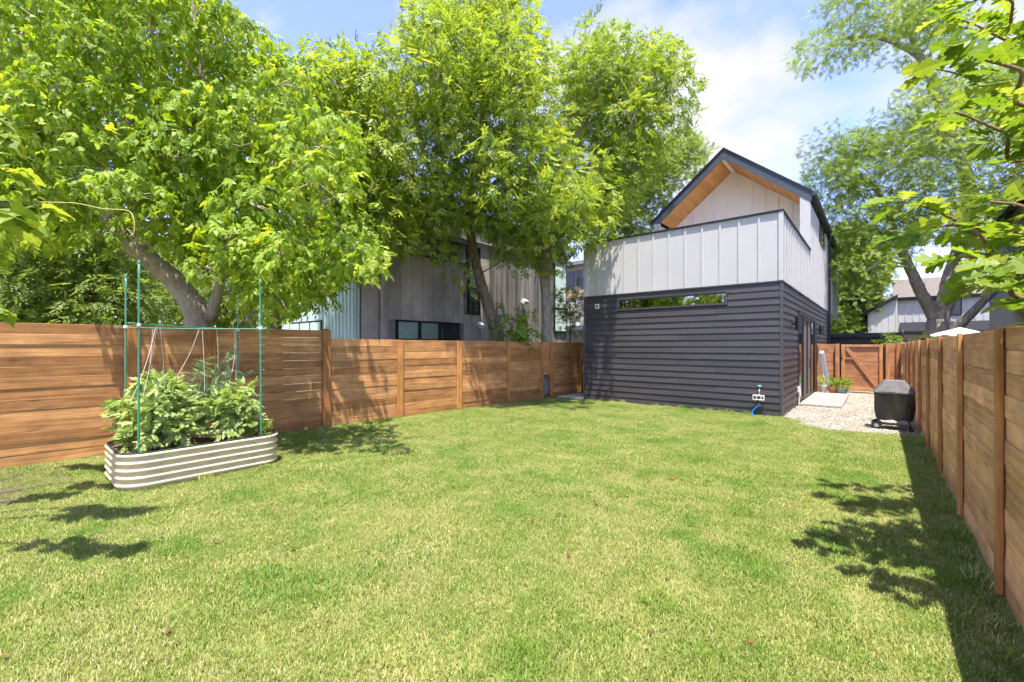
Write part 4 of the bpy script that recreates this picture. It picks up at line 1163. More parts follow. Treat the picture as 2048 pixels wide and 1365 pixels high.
# ---- near branches whose leaves can be told apart
def leaf_outline(half, L, W, curl=0.12):
    """half: (t, w) outline of one side from stalk to tip"""
    bm = bmesh.new(); mid = []; rt = []; lf = []
    for (t, w) in half:
        z = -curl*L*t*t
        tm_ = t if w < 0.12 else min(1, t - 0.06)
        mid.append(bm.verts.new((min(1, t)*L, 0, z - 0.01*L)))
        rt.append(bm.verts.new((t*L, -w*W, z + 0.10*w*W)) if w > 0.011 else mid[-1])
        lf.append(bm.verts.new((t*L, w*W, z + 0.10*w*W)) if w > 0.011 else mid[-1])
    for i in range(len(half)-1):
        for side, flip in ((rt, False), (lf, True)):
            vs = [mid[i], side[i], side[i+1], mid[i+1]]
            u = []
            for v in vs:
                if v not in u: u.append(v)
            if len(u) >= 3: bm.faces.new(u[::-1] if flip else u)
    me = bpy.data.meshes.new('leaf'); bm.to_mesh(me); bm.free()
    return me
OAK = [leaf_outline(h, 0.215, 0.15, c) for h, c in (
    ([(0, .01), (.10, .03), (.16, .14), (.20, .26), (.26, .25), (.30, .10), (.36, .15), (.42, .44), (.50, .46), (.54, .14), (.60, .20), (.66, .50), (.74, .48), (.78, .26), (.85, .36), (.92, .28), (.96, .13), (1, .01)], 0.10),
    ([(0, .01), (.12, .03), (.20, .20), (.26, .24), (.31, .09), (.38, .20), (.46, .50), (.53, .44), (.58, .12), (.66, .26), (.72, .44), (.79, .40), (.83, .22), (.90, .27), (.96, .14), (1, .01)], 0.22),
    ([(0, .01), (.10, .03), (.17, .18), (.23, .22), (.28, .08), (.38, .30), (.46, .38), (.51, .13), (.60, .34), (.70, .46), (.76, .27), (.85, .33), (.93, .22), (1, .01)], 0.38))]
for me in OAK: me.materials.append(M['leaf_oak'])
MAPLE = [leaf_outline(h, 0.15, 0.15, c) for h, c in (
    ([(0, .01), (.05, .25), (.02, .42), (.16, .40), (.24, .55), (.36, .60), (.44, .42), (.52, .30), (.62, .34), (.74, .30), (.86, .16), (1, .01)], 0.28),
    ([(0, .01), (.03, .30), (.08, .50), (.22, .46), (.30, .62), (.42, .54), (.50, .36), (.60, .38), (.72, .28), (.84, .18), (1, .01)], 0.4))]
for me in MAPLE: me.materials.append(M['leaf_maple'])

def near_tree(name, label, trunk, branches, meshes, barkmat, seed, start, step, per_node, spread, size=(0.8, 1.2), flat=0.35):
    rg = random.Random(seed)
    t = thing(name, label, 'tree', trunk[0][0])
    m = MB(); pts = catmull([p for p, r in trunk], 5); m.tube(pts, lerp_list([r for p, r in trunk], len(pts)), 12, True, 0.05, rg)
    m.build('trunk', barkmat, t, smooth=True)
    for br in branches:
        pts = catmull(br, 8)
        m = MB(); m.tube(pts, lerp_list([0.022, 0.010, 0.004], len(pts)), 6)
        bo = m.build('branch', M['twig'], t, smooth=True)
        L = [0]
        for i in range(1, len(pts)): L.append(L[-1] + (pts[i]-pts[i-1]).length)
        s = L[-1]*start
        while s <= L[-1] + 1e-6:
            i = min(range(len(L)), key=lambda k: abs(L[k]-s))
            p = pts[i]; d = (pts[min(i+1, len(pts)-1)] - pts[max(i-1, 0)]).normalized()
            last = s + step > L[-1]
            for q in range(per_node + (3 if last else 0)):
                side = Vector((-d.y, d.x, 0)).normalized()
                a = rg.uniform(-1, 1)*spread if not last else rg.uniform(-1.5, 1.5)
                g = (d*math.cos(a) + side*math.sin(a) + Vector((0, 0, rg.uniform(-0.45, 0.25)))).normalized()
                up = (Vector((0, 0, 1)) + Vector((rg.gauss(0, flat), rg.gauss(0, flat), 0)))
                y = up.cross(g).normalized(); z = g.cross(y)
                rot = Matrix((g, y, z)).transposed()
                o = link('leaf', rg.choice(meshes), bo, p + g*0.02 + Vector((rg.gauss(0, .012), rg.gauss(0, .012), rg.gauss(0, .012))), rot.to_euler())
                k = rg.uniform(*size); o.scale = (k, k*rg.uniform(0.85, 1.1), k)
            s += step
    return t
ot = Vector((2.4, 2.0, 0))
oak_trunk = [(ot, .10), (ot + Vector((0, 0, 1.5)), .08), (ot + Vector((-.05, .05, 3.2)), .06), (ot + Vector((-.1, .1, 4.8)), .035)]
def ob(h, *pts): return [ot + Vector((-.05, .05, h))] + [seen(*p) for p in pts]
oak_br = [
    ob(2.2, (2110, 560, 2.45), (1960, 470, 2.53), (1880, 425, 2.57), (1800, 402, 2.61)),
    ob(2.1, (2120, 540, 2.78), (1960, 458, 2.78), (1850, 458, 2.86), (1760, 487, 2.95)),
    ob(1.9, (2140, 600, 2.16), (2030, 540, 2.24), (1950, 515, 2.32), (1900, 520, 2.41)),
    ob(1.8, (2140, 640, 2.74), (2040, 590, 2.82), (1960, 572, 2.90), (1905, 588, 2.99)),
    ob(2.4, (2120, 460, 2.32), (2050, 415, 2.41), (1990, 405, 2.49), (1950, 400, 2.57)),
    ob(2.2, (2150, 520, 2.49), (2060, 470, 2.57), (1990, 455, 2.66)),
    ob(1.9, (2150, 570, 2.07), (2070, 530, 2.12), (2010, 525, 2.16)),
    ob(3.1, (2120, 250, 3.15), (2000, 190, 3.24), (1920, 150, 3.28), (1850, 135, 3.32)),
    ob(3.0, (2120, 300, 2.66), (2010, 265, 2.74), (1940, 235, 2.82), (1910, 225, 2.82)),
    ob(3.5, (2120, 120, 3.40), (2010, 80, 3.49), (1950, 50, 3.53), (1890, 30, 3.57)),
    ob(3.7, (2120, 20, 2.82), (2020, 0, 2.90), (1960, -10, 2.99)),
    ob(3.2, (2140, 180, 2.32), (2040, 140, 2.41), (1970, 120, 2.49), (1900, 100, 2.57)),
    ob(3.0, (2150, 250, 2.57), (2070, 215, 2.66), (2010, 205, 2.74)),
    ob(3.4, (2150, 80, 2.99), (2060, 60, 3.07), (2000, 40, 3.15)),
]
near_tree('oak_sapling', 'young oak with bright lobed leaves reaching in from the right', oak_trunk, oak_br, OAK, M['bark_grey'], 77, 0.45, 0.125, 3, 1.2, (0.62, 0.98), 0.6)
mt_ = Vector((-6.6, -1.9, 0))
mp_trunk = [(mt_, .12), (mt_ + Vector((0, 0, 1.5)), .10), (mt_ + Vector((.1, .1, 3.2)), .06), (mt_ + Vector((.1, .2, 4.5)), .03)]
def mb(h, *pts): return [mt_ + Vector((.05, .05, h))] + [seen(*p) for p in pts]
mp_br = [
    mb(2.4, (-160, 420, 3.20), (-60, 405, 3.20), (20, 405, 3.25), (80, 415, 3.30)),
    mb(2.4, (-160, 440, 2.70), (-60, 420, 2.60), (10, 428, 2.60), (60, 440, 2.65)),
    mb(2.8, (-160, 320, 3.90), (-80, 280, 3.80), (-20, 270, 3.80), (20, 280, 3.80)),
    mb(2.7, (-160, 350, 3.30), (-80, 320, 3.20), (-20, 330, 3.20), (15, 345, 3.20)),
    mb(3.0, (-160, 260, 4.40), (-80, 235, 4.40), (-10, 240, 4.40)),
    mb(2.0, (-160, 640, 3.80), (-60, 610, 3.90), (-10, 620, 4.00), (15, 635, 4.00)),
]
near_tree('maple_branch_tree', 'bright broad leaved tree reaching in at the left edge', mp_trunk, mp_br, MAPLE, M['bark_grey'], 78, 0.72, 0.12, 3, 1.0, (0.9, 1.3), 0.5)
m = MB(); m.tube(catmull([seen(70, 405, 3.3), seen(150, 407, 3.4), (seen(205, 418, 3.45)), seen(255, 422, 3.5), seen(268, 440, 3.5), seen(268, 465, 3.5), seen(260, 473, 3.5)], 6), 0.0042, 6)
tag(m.build('vine_tendril', plain('pale vine', (0.42, 0.36, 0.12), 0.7), smooth=True), 'pale curling vine tendril hanging in front of the leaning tree', 'vine')

# ------------------------------------------------------------------ raised bed
BX0, BX1, BY0, BY1 = -7.32, -6.17, 0.80, 2.44
BH = 0.42; BRAD = 0.24
def rounded(off, n=10):
    pts = []
    for (cx, cy, a0) in ((BX1-BRAD, BY1-BRAD, 0), (BX0+BRAD, BY1-BRAD, 90), (BX0+BRAD, BY0+BRAD, 180), (BX1-BRAD, BY0+BRAD, 270)):
        for k in range(n+1):
            a = R(a0 + 90*k/n)
            pts.append((cx + (BRAD+off)*math.cos(a), cy + (BRAD+off)*math.sin(a)))
    return pts
bed = thing('raised_bed', 'cream corrugated metal raised garden bed on the lawn', 'raised bed', ((BX0+BX1)/2, (BY0+BY1)/2, 0))
m = MB(); prof = []
NR = 5; ph = (BH - 0.012) / NR
for k in range(NR):
    z = k*ph
    prof += [(0.000, z + 0.004), (0.000, z + 0.030), (0.010, z + 0.040), (0.020, z + 0.052), (0.022, z + 0.062), (0.018, z + 0.073), (0.007, z + 0.080)]
prof.append((0.000, BH - 0.008))
rings = []
vs = []; fs = []
for (o, z) in prof:
    vs += [(x, y, z) for x, y in rounded(o)]
for (o, z) in reversed(prof):                    # inner skin
    vs += [(x, y, z) for x, y in rounded(o - 0.006)]
npt = len(rounded(0))
tot = 2*len(prof)
for i in range(tot):
    j = (i+1) % tot
    for k in range(npt):
        q = (k+1) % npt
        fs.append((i*npt+k, i*npt+q, j*npt+q, j*npt+k))
m.add(vs, fs); m.build('corrugated_wall', M['bed_metal'], bed, smooth=True)
m = MB(); ring = [Vector((x, y, BH-0.004)) for x, y in rounded(0.0)]
m.tube(ring + [ring[0]], 0.009, 6, False); m.build('rim', M['rubber'], bed, smooth=True)
m = MB(); top = rounded(-0.02)
grid = []
nx, ny_ = 26, 36
rg = random.Random(5)
for i in range(nx):
    for j in range(ny_):
        x = BX0+0.03 + (BX1-BX0-0.06)*i/(nx-1); y = BY0+0.03 + (BY1-BY0-0.06)*j/(ny_-1)
        cx = min(max(x, BX0+BRAD), BX1-BRAD); cy = min(max(y, BY0+BRAD), BY1-BRAD)
        d = math.hypot(x-cx, y-cy)
        if d > BRAD-0.03: x = cx + (x-cx)*(BRAD-0.03)/d; y = cy + (y-cy)*(BRAD-0.03)/d
        grid.append((x, y, 0.345 + rg.uniform(-0.012, 0.02)))
m.add(grid, [(i*ny_+j, (i+1)*ny_+j, (i+1)*ny_+j+1, i*ny_+j+1) for i in range(nx-1) for j in range(ny_-1)])
m.build('soil', M['soil'], bed, smooth=True)
m = MB()
for row in range(NR):
    for y in np.linspace(BY0+0.35, BY1-0.35, 3):
        z = row*ph + 0.018
        m.lathe([(0.007, z), (0.007, z+0.004)], BX1+0.0015, y, 6)
m.build('bolts', M['corner'], bed)
# stakes, rails and strings
stakes = [('green stake at the front left corner of the raised bed, tallest in view', (-6.30, 0.97), 2.55), ('green stake at the front right corner of the raised bed', (-6.25, 2.21), 2.52),
          ('green stake at the back left corner of the raised bed', (-7.13, 0.97), 2.48), ('green stake at the back right corner of the raised bed', (-7.13, 2.21), 2.49)]
for lab, (x, y), zt in stakes:
    rg = random.Random(int(zt*100) + int(abs(x)*10))
    lx, ly = rg.uniform(-.012, .012), rg.uniform(-.012, .012)
    t = thing('plant_stake', lab, 'plant stake', (x, y, 0.34), 'green stakes round the raised bed')
    m = MB(); pts = [(x + lx*k/12, y + ly*k/12, 0.25 + (zt-0.25)*k/12) for k in range(13)]
    m.tube(pts, [0.0102 if k % 2 else 0.011 for k in range(13)], 10); m.build('pole', M['stake'], t, smooth=True)
    m = MB(); m.lathe([(0.012, zt-0.03), (0.0135, zt-0.028), (0.0135, zt), (0.009, zt+0.008)], x+lx, y+ly, 10); m.build('cap', M['stake'], t)
    m = MB(); m.lathe([(0.019, 1.815), (0.021, 1.82), (0.021, 1.845), (0.019, 1.85)], x+lx*.6, y+ly*.6, 10); m.build('tie', M['plastic_white'], t)
def crossbar(a, b, z, lab):
    m = MB(); d = (Vector(b)-Vector(a)).normalized(); p = Vector(a) - d*0.14; q = Vector(b) + d*0.14
    pts = [p.lerp(q, k/10) + Vector((0, 0, -0.012*math.sin(math.pi*k/10))) for k in range(11)]
    m.tube([(v.x, v.y, z + v.z) for v in pts], 0.0065, 8)
    tag(m.build('stake_rail', M['stake'], smooth=True), lab, 'rail', 'thin rails tied across the stakes')
crossbar((-7.12, 0.985, 0), (-6.26, 2.225, 0), 1.83, 'thin green rail tied from the back left stake to the front right stake')
crossbar((-6.31, 0.985, 0), (-7.13, 2.225, 0), 1.848, 'thin green rail tied from the front left stake to the back right stake')
diag1 = lambda t: Vector((-7.12 + 0.86*t, 0.985 + 1.24*t, 1.825)); diag2 = lambda t: Vector((-6.31 - 0.82*t, 0.985 + 1.24*t, 1.842))
strs = [(diag1(.18), Vector((-6.98, 1.15, 1.05)), .05), (diag1(.2), Vector((-6.62, 0.95, .95)), .1), (diag2(.16), Vector((-6.55, 1.25, 1.05)), .03), (diag2(.14), Vector((-6.38, 1.02, 1.0)), .02), (diag1(.52), Vector((-6.75, 1.35, 1.1)), .12), (diag1(.54), Vector((-6.65, 1.68, 1.0)), .02),
        (diag2(.72), Vector((-6.92, 1.9, 1.25)), .04), (diag2(.94), Vector((-6.75, 1.85, .70)), .3), (diag2(.95), Vector((-7.02, 2.15, 1.1)), .02), (Vector((-7.10, 0.97, .75)), Vector((-7.2, 0.90, .42)), .01)]
for i, (a, b, sag) in enumerate(strs):
    m = MB(); pts = []
    for k in range(11):
        t_ = k/10; p = a.lerp(b, t_); p.x += 0.12*sag*math.sin(math.pi*t_); p.y += 0.22*sag*math.sin(math.pi*t_); pts.append(p)
    m.tube(pts, 0.0028, 4, False)
    tag(m.build('garden_string', M['string'], smooth=True), 'pale string hanging from the rails down to the bed plants', 'string', 'strings hanging over the raised bed')
m = MB(); m.lathe([(0.02, 0.34), (0.02, 0.44), (0.027, 0.46), (0.024, 0.53), (0.028, 0.57), (0.018, 0.59)], -7.22, 0.98, 10)
tag(m.build('tool_handle', plain('pale wood handle', (0.58, 0.44, 0.28), 0.6), smooth=True), 'pale wooden tool handle sticking up at the left end of the bed', 'tool')

# plants in the bed
def bed_plant(name, label, base, blobs, kind, mat, sc, per, seed):
    rs = np.random.default_rng(seed); rg = random.Random(seed)
    t = thing(name, label, 'plant', (base[0], base[1], 0.34), 'plants in the raised bed')
    sm = MB(); P = []; D = []; B = []; O = []
    b = Vector((base[0], base[1], 0.33))
    for (x, y, z, r) in blobs:
        r *= 0.84; c = Vector((x, y, z))
        sm.tube(catmull([b + Vector((rg.uniform(-.05, .05), rg.uniform(-.05, .05), 0)), (b+c)/2 + Vector((rg.uniform(-.05, .05), rg.uniform(-.05, .05), .04)), c], 3), [0.008]*3 + [0.005]*4, 5, False)
        n_ = int(per*r*r/0.04)
        d = unit(rs.normal(size=(n_, 3)) + np.array([0, 0, .35])); rad = r*(0.5 + 0.6*np.sqrt(rs.random(n_)))
        P.append(np.array(c) + d*rad[:, None]*np.array([1, 1, .85])); D.append(unit(d*np.array([1, 1, .5]) + .75*rs.normal(size=(n_, 3)) + np.array([0, 0, -.1])))
        B.append(np.clip(rs.normal(0.5, 0.2, n_), 0, 1)); O.append(d)
    sm.build('stem', M['leaf_stem'], t, smooth=True)
    leaves('foliage', t, mat, np.concatenate(P), np.concatenate(D), sc, kind, rs, base_rnd=np.concatenate(B), out=np.concatenate(O))
M['leaf_stem'] = plain('green stem', (0.16, 0.24, 0.06), 0.6)
bed_plant('tomato_plant', 'large pale green tomato plant filling the left half of the bed', (-6.68, 1.22), [(-6.75, 1.22, .70, .27), (-6.58, 1.10, .62, .22), (-6.90, 1.05, .72, .24), (-6.70, 1.40, .80, .25), (-6.72, 1.25, 1.0, .24), (-6.60, 1.42, .62, .22), (-6.88, 1.30, .92, .22), (-6.95, .98, .85, .15), (-6.62, 1.3, 1.05, .16), (-6.55, 1.22, .84, .18), (-6.70, 1.15, 1.13, .13), (-6.5, 1.0, .5, .15), (-6.5, 1.42, .48, .14)], 'tomato', M['leaf_tomato'], 0.62, 95, 3)
bed_plant('tomato_plant', 'smaller pale green tomato plant at the right half of the bed', (-6.58, 1.98), [(-6.62, 1.95, .62, .22), (-6.55, 2.10, .80, .18), (-6.68, 2.05, .92, .16), (-6.55, 1.90, .85, .16), (-6.48, 2.10, .55, .17), (-6.75, 1.75, .75, .18), (-6.50, 1.92, .50, .15), (-6.60, 2.12, 1.0, .10)], 'tomato', M['leaf_tomato'], 0.56, 95, 4)
bed_plant('feathery_plant', 'tall blue green feathery plant rising at the back of the bed', (-6.98, 1.9), [(-6.98, 1.9, 1.25, .13), (-6.95, 1.94, 1.38, .09), (-7.0, 1.85, 1.10, .15), (-6.9, 1.8, .95, .15), (-7.0, 2.05, 1.0, .16), (-6.95, 1.95, .80, .18)], 'fern', M['leaf_fern'], 0.95, 55, 5)
bed_plant('herb_plant', 'low bright green herb spilling at the right end of the bed', (-6.45, 2.28), [(-6.40, 2.28, .44, .10), (-6.5, 2.3, .47, .10), (-6.62, 2.30, .48, .11), (-6.35, 2.2, .42, .07), (-6.75, 2.3, .46, .09)], 'small', M['leaf_pot'], 0.4, 110, 6)

# ------------------------------------------------------------------ covered grill
GX, GY = 0.245, 10.95
grill = thing('covered_grill', 'grill under a black fitted cover beside the right fence', 'grill', (GX, GY, 0))
def rect_ring(hw, hd, z, r, n=5, wob=0.0, seed=0):
    rg = random.Random(seed + int(z*1000)); pts = []
    for (sx, sy, a0) in ((1, 1, 0), (-1, 1, 90), (-1, -1, 180), (1, -1, 270)):
        for k in range(n+1):
            a = R(a0 + 90*k/n)
            x = sx*(hw-r) + r*math.cos(a); y = sy*(hd-r) + r*math.sin(a)
            pts.append((GX + x, GY + y, z))
    # side points so folds can show
    return pts
def skin(rings, capt=False, capb=False):
    m = MB(); n_ = len(rings[0]); vs = []; fs = []
    for r_ in rings: vs += r_
    for i in range(len(rings)-1):
        for k in range(n_):
            q = (k+1) % n_
            fs.append((i*n_+k, i*n_+q, (i+1)*n_+q, (i+1)*n_+k))
    if capt: fs.append(tuple(range((len(rings)-1)*n_, len(rings)*n_)))
    m.add(vs, fs); return m
def dense(ring, n_=4):
    out = []
    for i in range(len(ring)):
        a = Vector(ring[i]); b = Vector(ring[(i+1) % len(ring)])
        kk = n_*3 if i % 6 == 5 else 1
        for k in range(kk): out.append(tuple(a.lerp(b, k/kk)))
    return out
def folds(ring, amp, ph):
    out = []
    for i, (x, y, z) in enumerate(ring):
        a = math.atan2(y-GY, x-GX)
        d = amp*(math.sin(5*a + ph) * 0.6 + math.sin(11*a - 2.3*ph + 6*z) * 0.4)
        out.append((x + math.cos(a)*d, y + math.sin(a)*d, z + amp*0.5*math.sin(7*a+ph)))
    return out
body = [folds(dense(rect_ring(hw, hd, z, .04)), a, 1.1 + 2.4*z) for hw, hd, z, a in ((.245, .172, .20, .020), (.252, .176, .26, .036), (.258, .18, .34, .044), (.264, .184, .43, .042), (.272, .19, .52, .030), (.281, .197, .62, .012), (.288, .202, .72, .003))]
skin(body).build('cover_skirt', M['vinyl'], grill, smooth=True)
lid = [dense(rect_ring(hw, hd, z, r)) for hw, hd, z, r in ((.295, .208, .70, .04), (.297, .21, .728, .04), (.293, .206, .74, .04), (.225, .16, .84, .05), (.16, .115, .935, .05), (.12, .09, .95, .05), (.04, .03, .955, .02))]
lid = [folds(r_, 0.007 if i > 1 else 0.002, 2.0 + i) for i, r_ in enumerate(lid)]
skin(lid, capt=True).build('cover_top', M['vinyl_top'], grill, smooth=False)
for sy in (-1, 1):
    for sx in (-1, 1):
        m = MB(); m.tube([(GX+sx*.20, GY+sy*.12, .24), (GX+sx*.235, GY+sy*.13, .06 if sx > 0 else .10)], .013, 8); m.build('leg', M['aluminium'] if sx < 0 else M['black_metal'], grill)
    m = MB()
    for x0 in (-0.255,):
        ang = [2*math.pi*k/20 for k in range(20)]
        y0 = GY + sy*.15
        vs = [(GX+x0+.08*math.cos(a), y0-.02, .082+.08*math.sin(a)) for a in ang] + [(GX+x0+.08*math.cos(a), y0+.02, .082+.08*math.sin(a)) for a in ang]
        m.add(vs, [tuple(range(20)), tuple(range(39, 19, -1))] + [(k, 20+k, 20+(k+1) % 20, (k+1) % 20) for k in range(20)])
    wh_ = m.build('wheel', M['rubber'], grill)
    m = MB(); m.tube([(GX-.255, GY+sy*.15-.024, .082), (GX-.255, GY+sy*.15+.024, .082)], .035, 12); m.build('hub', M['aluminium'], wh_)
    m = MB(); m.lathe([(0.022, 0.008), (0.03, 0.02), (0.03, 0.05), (0.02, 0.06)], GX+.237, GY+sy*.132, 10); m.build('caster', M['rubber'], grill)
m = MB(); m.box(GX-.2, GX+.2, GY-.12, GY+.12, .10, .115); m.build('lower_shelf', M['black_metal'], grill)

# ------------------------------------------------------------------ ladder and pots
lx, ly = XR + 0.20, 17.95
lad = thing('folding_ladder', 'folded aluminium ladder leaning beside the gate', 'ladder', (lx, ly, 0))
for (dy, fy) in ((-.19, -1), (.19, 1)):
    for (x0, x1) in ((.24, .02), (.08, -.02)):
        a = Vector((lx + x0, ly + dy, .02)); b = Vector((lx + x1, ly + dy*0.86, 1.36))
        d = b - a
        o = board('rail', M['aluminium'], lad, (0.07, 0.028, round(d.length, 2)), (a+b)/2, Vector((d.x, d.y, d.z)).to_track_quat('Z', 'X').to_euler(), 0.004)
for k in range(4):
    z = .28 + k*.29; f = (z-.02)/1.34
    for (x0, x1) in ((.24, .02), (.08, -.02)):
        m = MB(); m.tube([(lx + x0 + (x1-x0)*f, ly - .18, z), (lx + x0 + (x1-x0)*f, ly + .18, z)], .014, 8); m.build('rung', M['aluminium'], lad)
for s in (-1, 1):
    m = MB(); y0 = ly + s*.165
    ang = [2*math.pi*k/16 for k in range(16)]
    vs = [(lx + .06*math.cos(a), y0-.02, 1.38+.06*math.sin(a)) for a in ang] + [(lx + .06*math.cos(a), y0+.02, 1.38+.06*math.sin(a)) for a in ang]
    m.add(vs, [tuple(range(16)), tuple(range(31, 15, -1))] + [(k, 16+k, 16+(k+1) % 16, (k+1) % 16) for k in range(16)])
    m.build('hinge', M['plastic_white'], lad)
def pot(name, label, x, y, z0, r0, r1, h, mat, blobs, sc, per, seed, leafm):
    t = thing(name, label, 'plant pot', (x, y, z0), 'pots by the gate')
    m = MB(); m.lathe([(r0*.96, z0), (r0, z0+.008), (r0 + (r1-r0)*.82, z0+h*.82), (r1*1.04, z0+h*.84), (r1*1.06, z0+h*.985), (r1*1.03, z0+h), (r1*.93, z0+h*.985), (r1*.90, z0+h*.90), (.01, z0+h*.89)], x, y, 24)
    m.build('pot', mat, t, smooth=False)
    rs = np.random.default_rng(seed); P = []; D = []
    for (dx, dy, dz, r) in blobs:
        n_ = int(per*r*r/.01); d = unit(rs.normal(size=(n_, 3)) + np.array([0, 0, .5]))
        P.append(np.array([x+dx, y+dy, z0+h+dz]) + d*r*np.sqrt(rs.random(n_))[:, None]); D.append(d + .4*rs.normal(size=(n_, 3)))
    leaves('plant', t, leafm, np.concatenate(P), np.concatenate(D), sc, 'small', rs)
pot('flower_pot', 'white pot with leafy plant, leftmost of the three by the ladder', XR+.27, 17.5, .10, .085, .13, .20, M['plastic_white'], [(0, 0, .10, .12), (.05, -.04, .17, .08), (-.05, .03, .18, .07)], .55, 20, 1, M['leaf_tomato'])
m = MB()
for k in range(3):
    a = 2.1*k + .4; m.tube([(XR+.27+.09*math.cos(a), 17.5+.09*math.sin(a), .007), (XR+.27+.07*math.cos(a), 17.5+.07*math.sin(a), .10)], .01, 6)
m.lathe([(.10, .088), (.10, .099)], XR+.27, 17.5, 16)
tag(m.build('pot_stand', M['plastic_white']), 'small white stand under the white pot', 'pot stand')
pot('flower_pot', 'terracotta pot with yellow green plant between the other two pots', -1.10, 17.52, .007, .10, .15, .24, M['terracotta'], [(0, 0, .08, .13), (.07, -.03, .14, .10), (-.06, .02, .17, .09)], .55, 20, 2, M['leaf_pot'])
pot('flower_pot', 'grey green pot with bright leafy plant, rightmost of the three', -.86, 17.50, .007, .115, .165, .25, M['teal_pot'], [(0, 0, .06, .15), (.10, -.03, .08, .10), (-.09, .02, .08, .10), (.02, -.05, .12, .10)], .6, 26, 3, M['leaf_pot'])

# ------------------------------------------------------------------ flag and parasol beyond the fences
def flag_mat():
    m, nt, b = new_mat('striped flag cloth')
    t = N(nt, 'ShaderNodeTexCoord'); sx = N(nt, 'ShaderNodeSeparateXYZ'); nt.links.new(t.outputs['UV'], sx.inputs[0])
    def math_(op, a, v):
        q = N(nt, 'ShaderNodeMath', operation=op); nt.links.new(a, q.inputs[0]); q.inputs[1].default_value = v; return q.outputs[0]
    st_ = math_('LESS_THAN', math_('MODULO', math_('MULTIPLY', sx.outputs['Y'], 6.5), 1.0), 0.5)
    mx = N(nt, 'ShaderNodeMixRGB'); nt.links.new(st_, mx.inputs['Fac']); mx.inputs['Color1'].default_value = (.75, .73, .72, 1); mx.inputs['Color2'].default_value = (.45, .03, .05, 1)
    cu = N(nt, 'ShaderNodeMath', operation='MULTIPLY'); nt.links.new(math_('LESS_THAN', sx.outputs['X'], 0.42), cu.inputs[0]); nt.links.new(math_('GREATER_THAN', sx.outputs['Y'], 0.46), cu.inputs[1])
    m2 = N(nt, 'ShaderNodeMixRGB'); nt.links.new(cu.outputs[0], m2.inputs['Fac']); nt.links.new(mx.outputs['Color'], m2.inputs['Color1']); m2.inputs['Color2'].default_value = (.02, .035, .16, 1)
    nt.links.new(m2.outputs['Color'], b.inputs['Base Color']); b.inputs['Roughness'].default_value = .8
    return m
fp = seen(1800, 705, 19.5)
fl = thing('flag', 'small striped flag hanging from a pole beyond the gate', 'flag', (fp.x, fp.y, 0))
m = MB(); p0 = Vector((fp.x+.05, fp.y, 0)); p1 = seen(1806, 660, 19.5)
m.tube([p0, p1], .018, 8); m.build('pole', M['plastic_white'], fl)
me = bpy.data.meshes.new('cloth'); vs = []; uv = []; fs = []
for i in range(13):
    for j in range(9):
        u, v = i/12, j/8
        vs.append((p1.x - 0.02 + .16*u + .06*math.sin(9*u + 2*v), p1.y + .06*math.cos(11*u), p1.z - .05 - (.62*u*.55 + (1-v)*.50)))
        uv.append((u, v))
for i in range(12):
    for j in range(8): fs.append((i*9+j, (i+1)*9+j, (i+1)*9+j+1, i*9+j+1))
cv = sum((Vector(v) for v in vs), Vector())/len(vs)
me.from_pydata([tuple(Vector(v)-cv) for v in vs], [], fs)
ul = me.uv_layers.new()
for lp in me.loops: ul.data[lp.index].uv = uv[lp.vertex_index]
link('cloth', me, fl, cv, mat=flag_mat())
ap = seen(1920, 655, 12)
um = thing('patio_umbrella', 'white striped patio umbrella top showing above the right fence', 'umbrella', (ap.x, ap.y, 0))
m = MB(); m.tube([(ap.x, ap.y, 0), (ap.x, ap.y, ap.z)], .022, 8); m.build('pole', M['aluminium'], um)
for k in range(8):
    a0, a1 = R(45*k+10), R(45*(k+1)+10); m = MB(); vs = [(ap.x, ap.y, ap.z)]; fs = []
    for i in range(1, 5):
        r_ = 0.62*i/4; zz = ap.z - .20*(i/4)
        for j in range(5):
            a = a0 + (a1-a0)*j/4; sag = .05*math.sin(math.pi*j/4)*(i/4)
            vs.append((ap.x + r_*math.cos(a), ap.y + r_*math.sin(a), zz - sag))
    fs += [(0, 1+j, 2+j) for j in range(4)]
    for i in range(3):
        for j in range(4): b_ = 1+i*5+j; fs.append((b_, b_+5, b_+6, b_+1))
    m.add(vs, fs); m.build('canopy_panel', M['white'] if k % 2 else plain('pale grey cloth', (.55, .55, .56), .8), um)

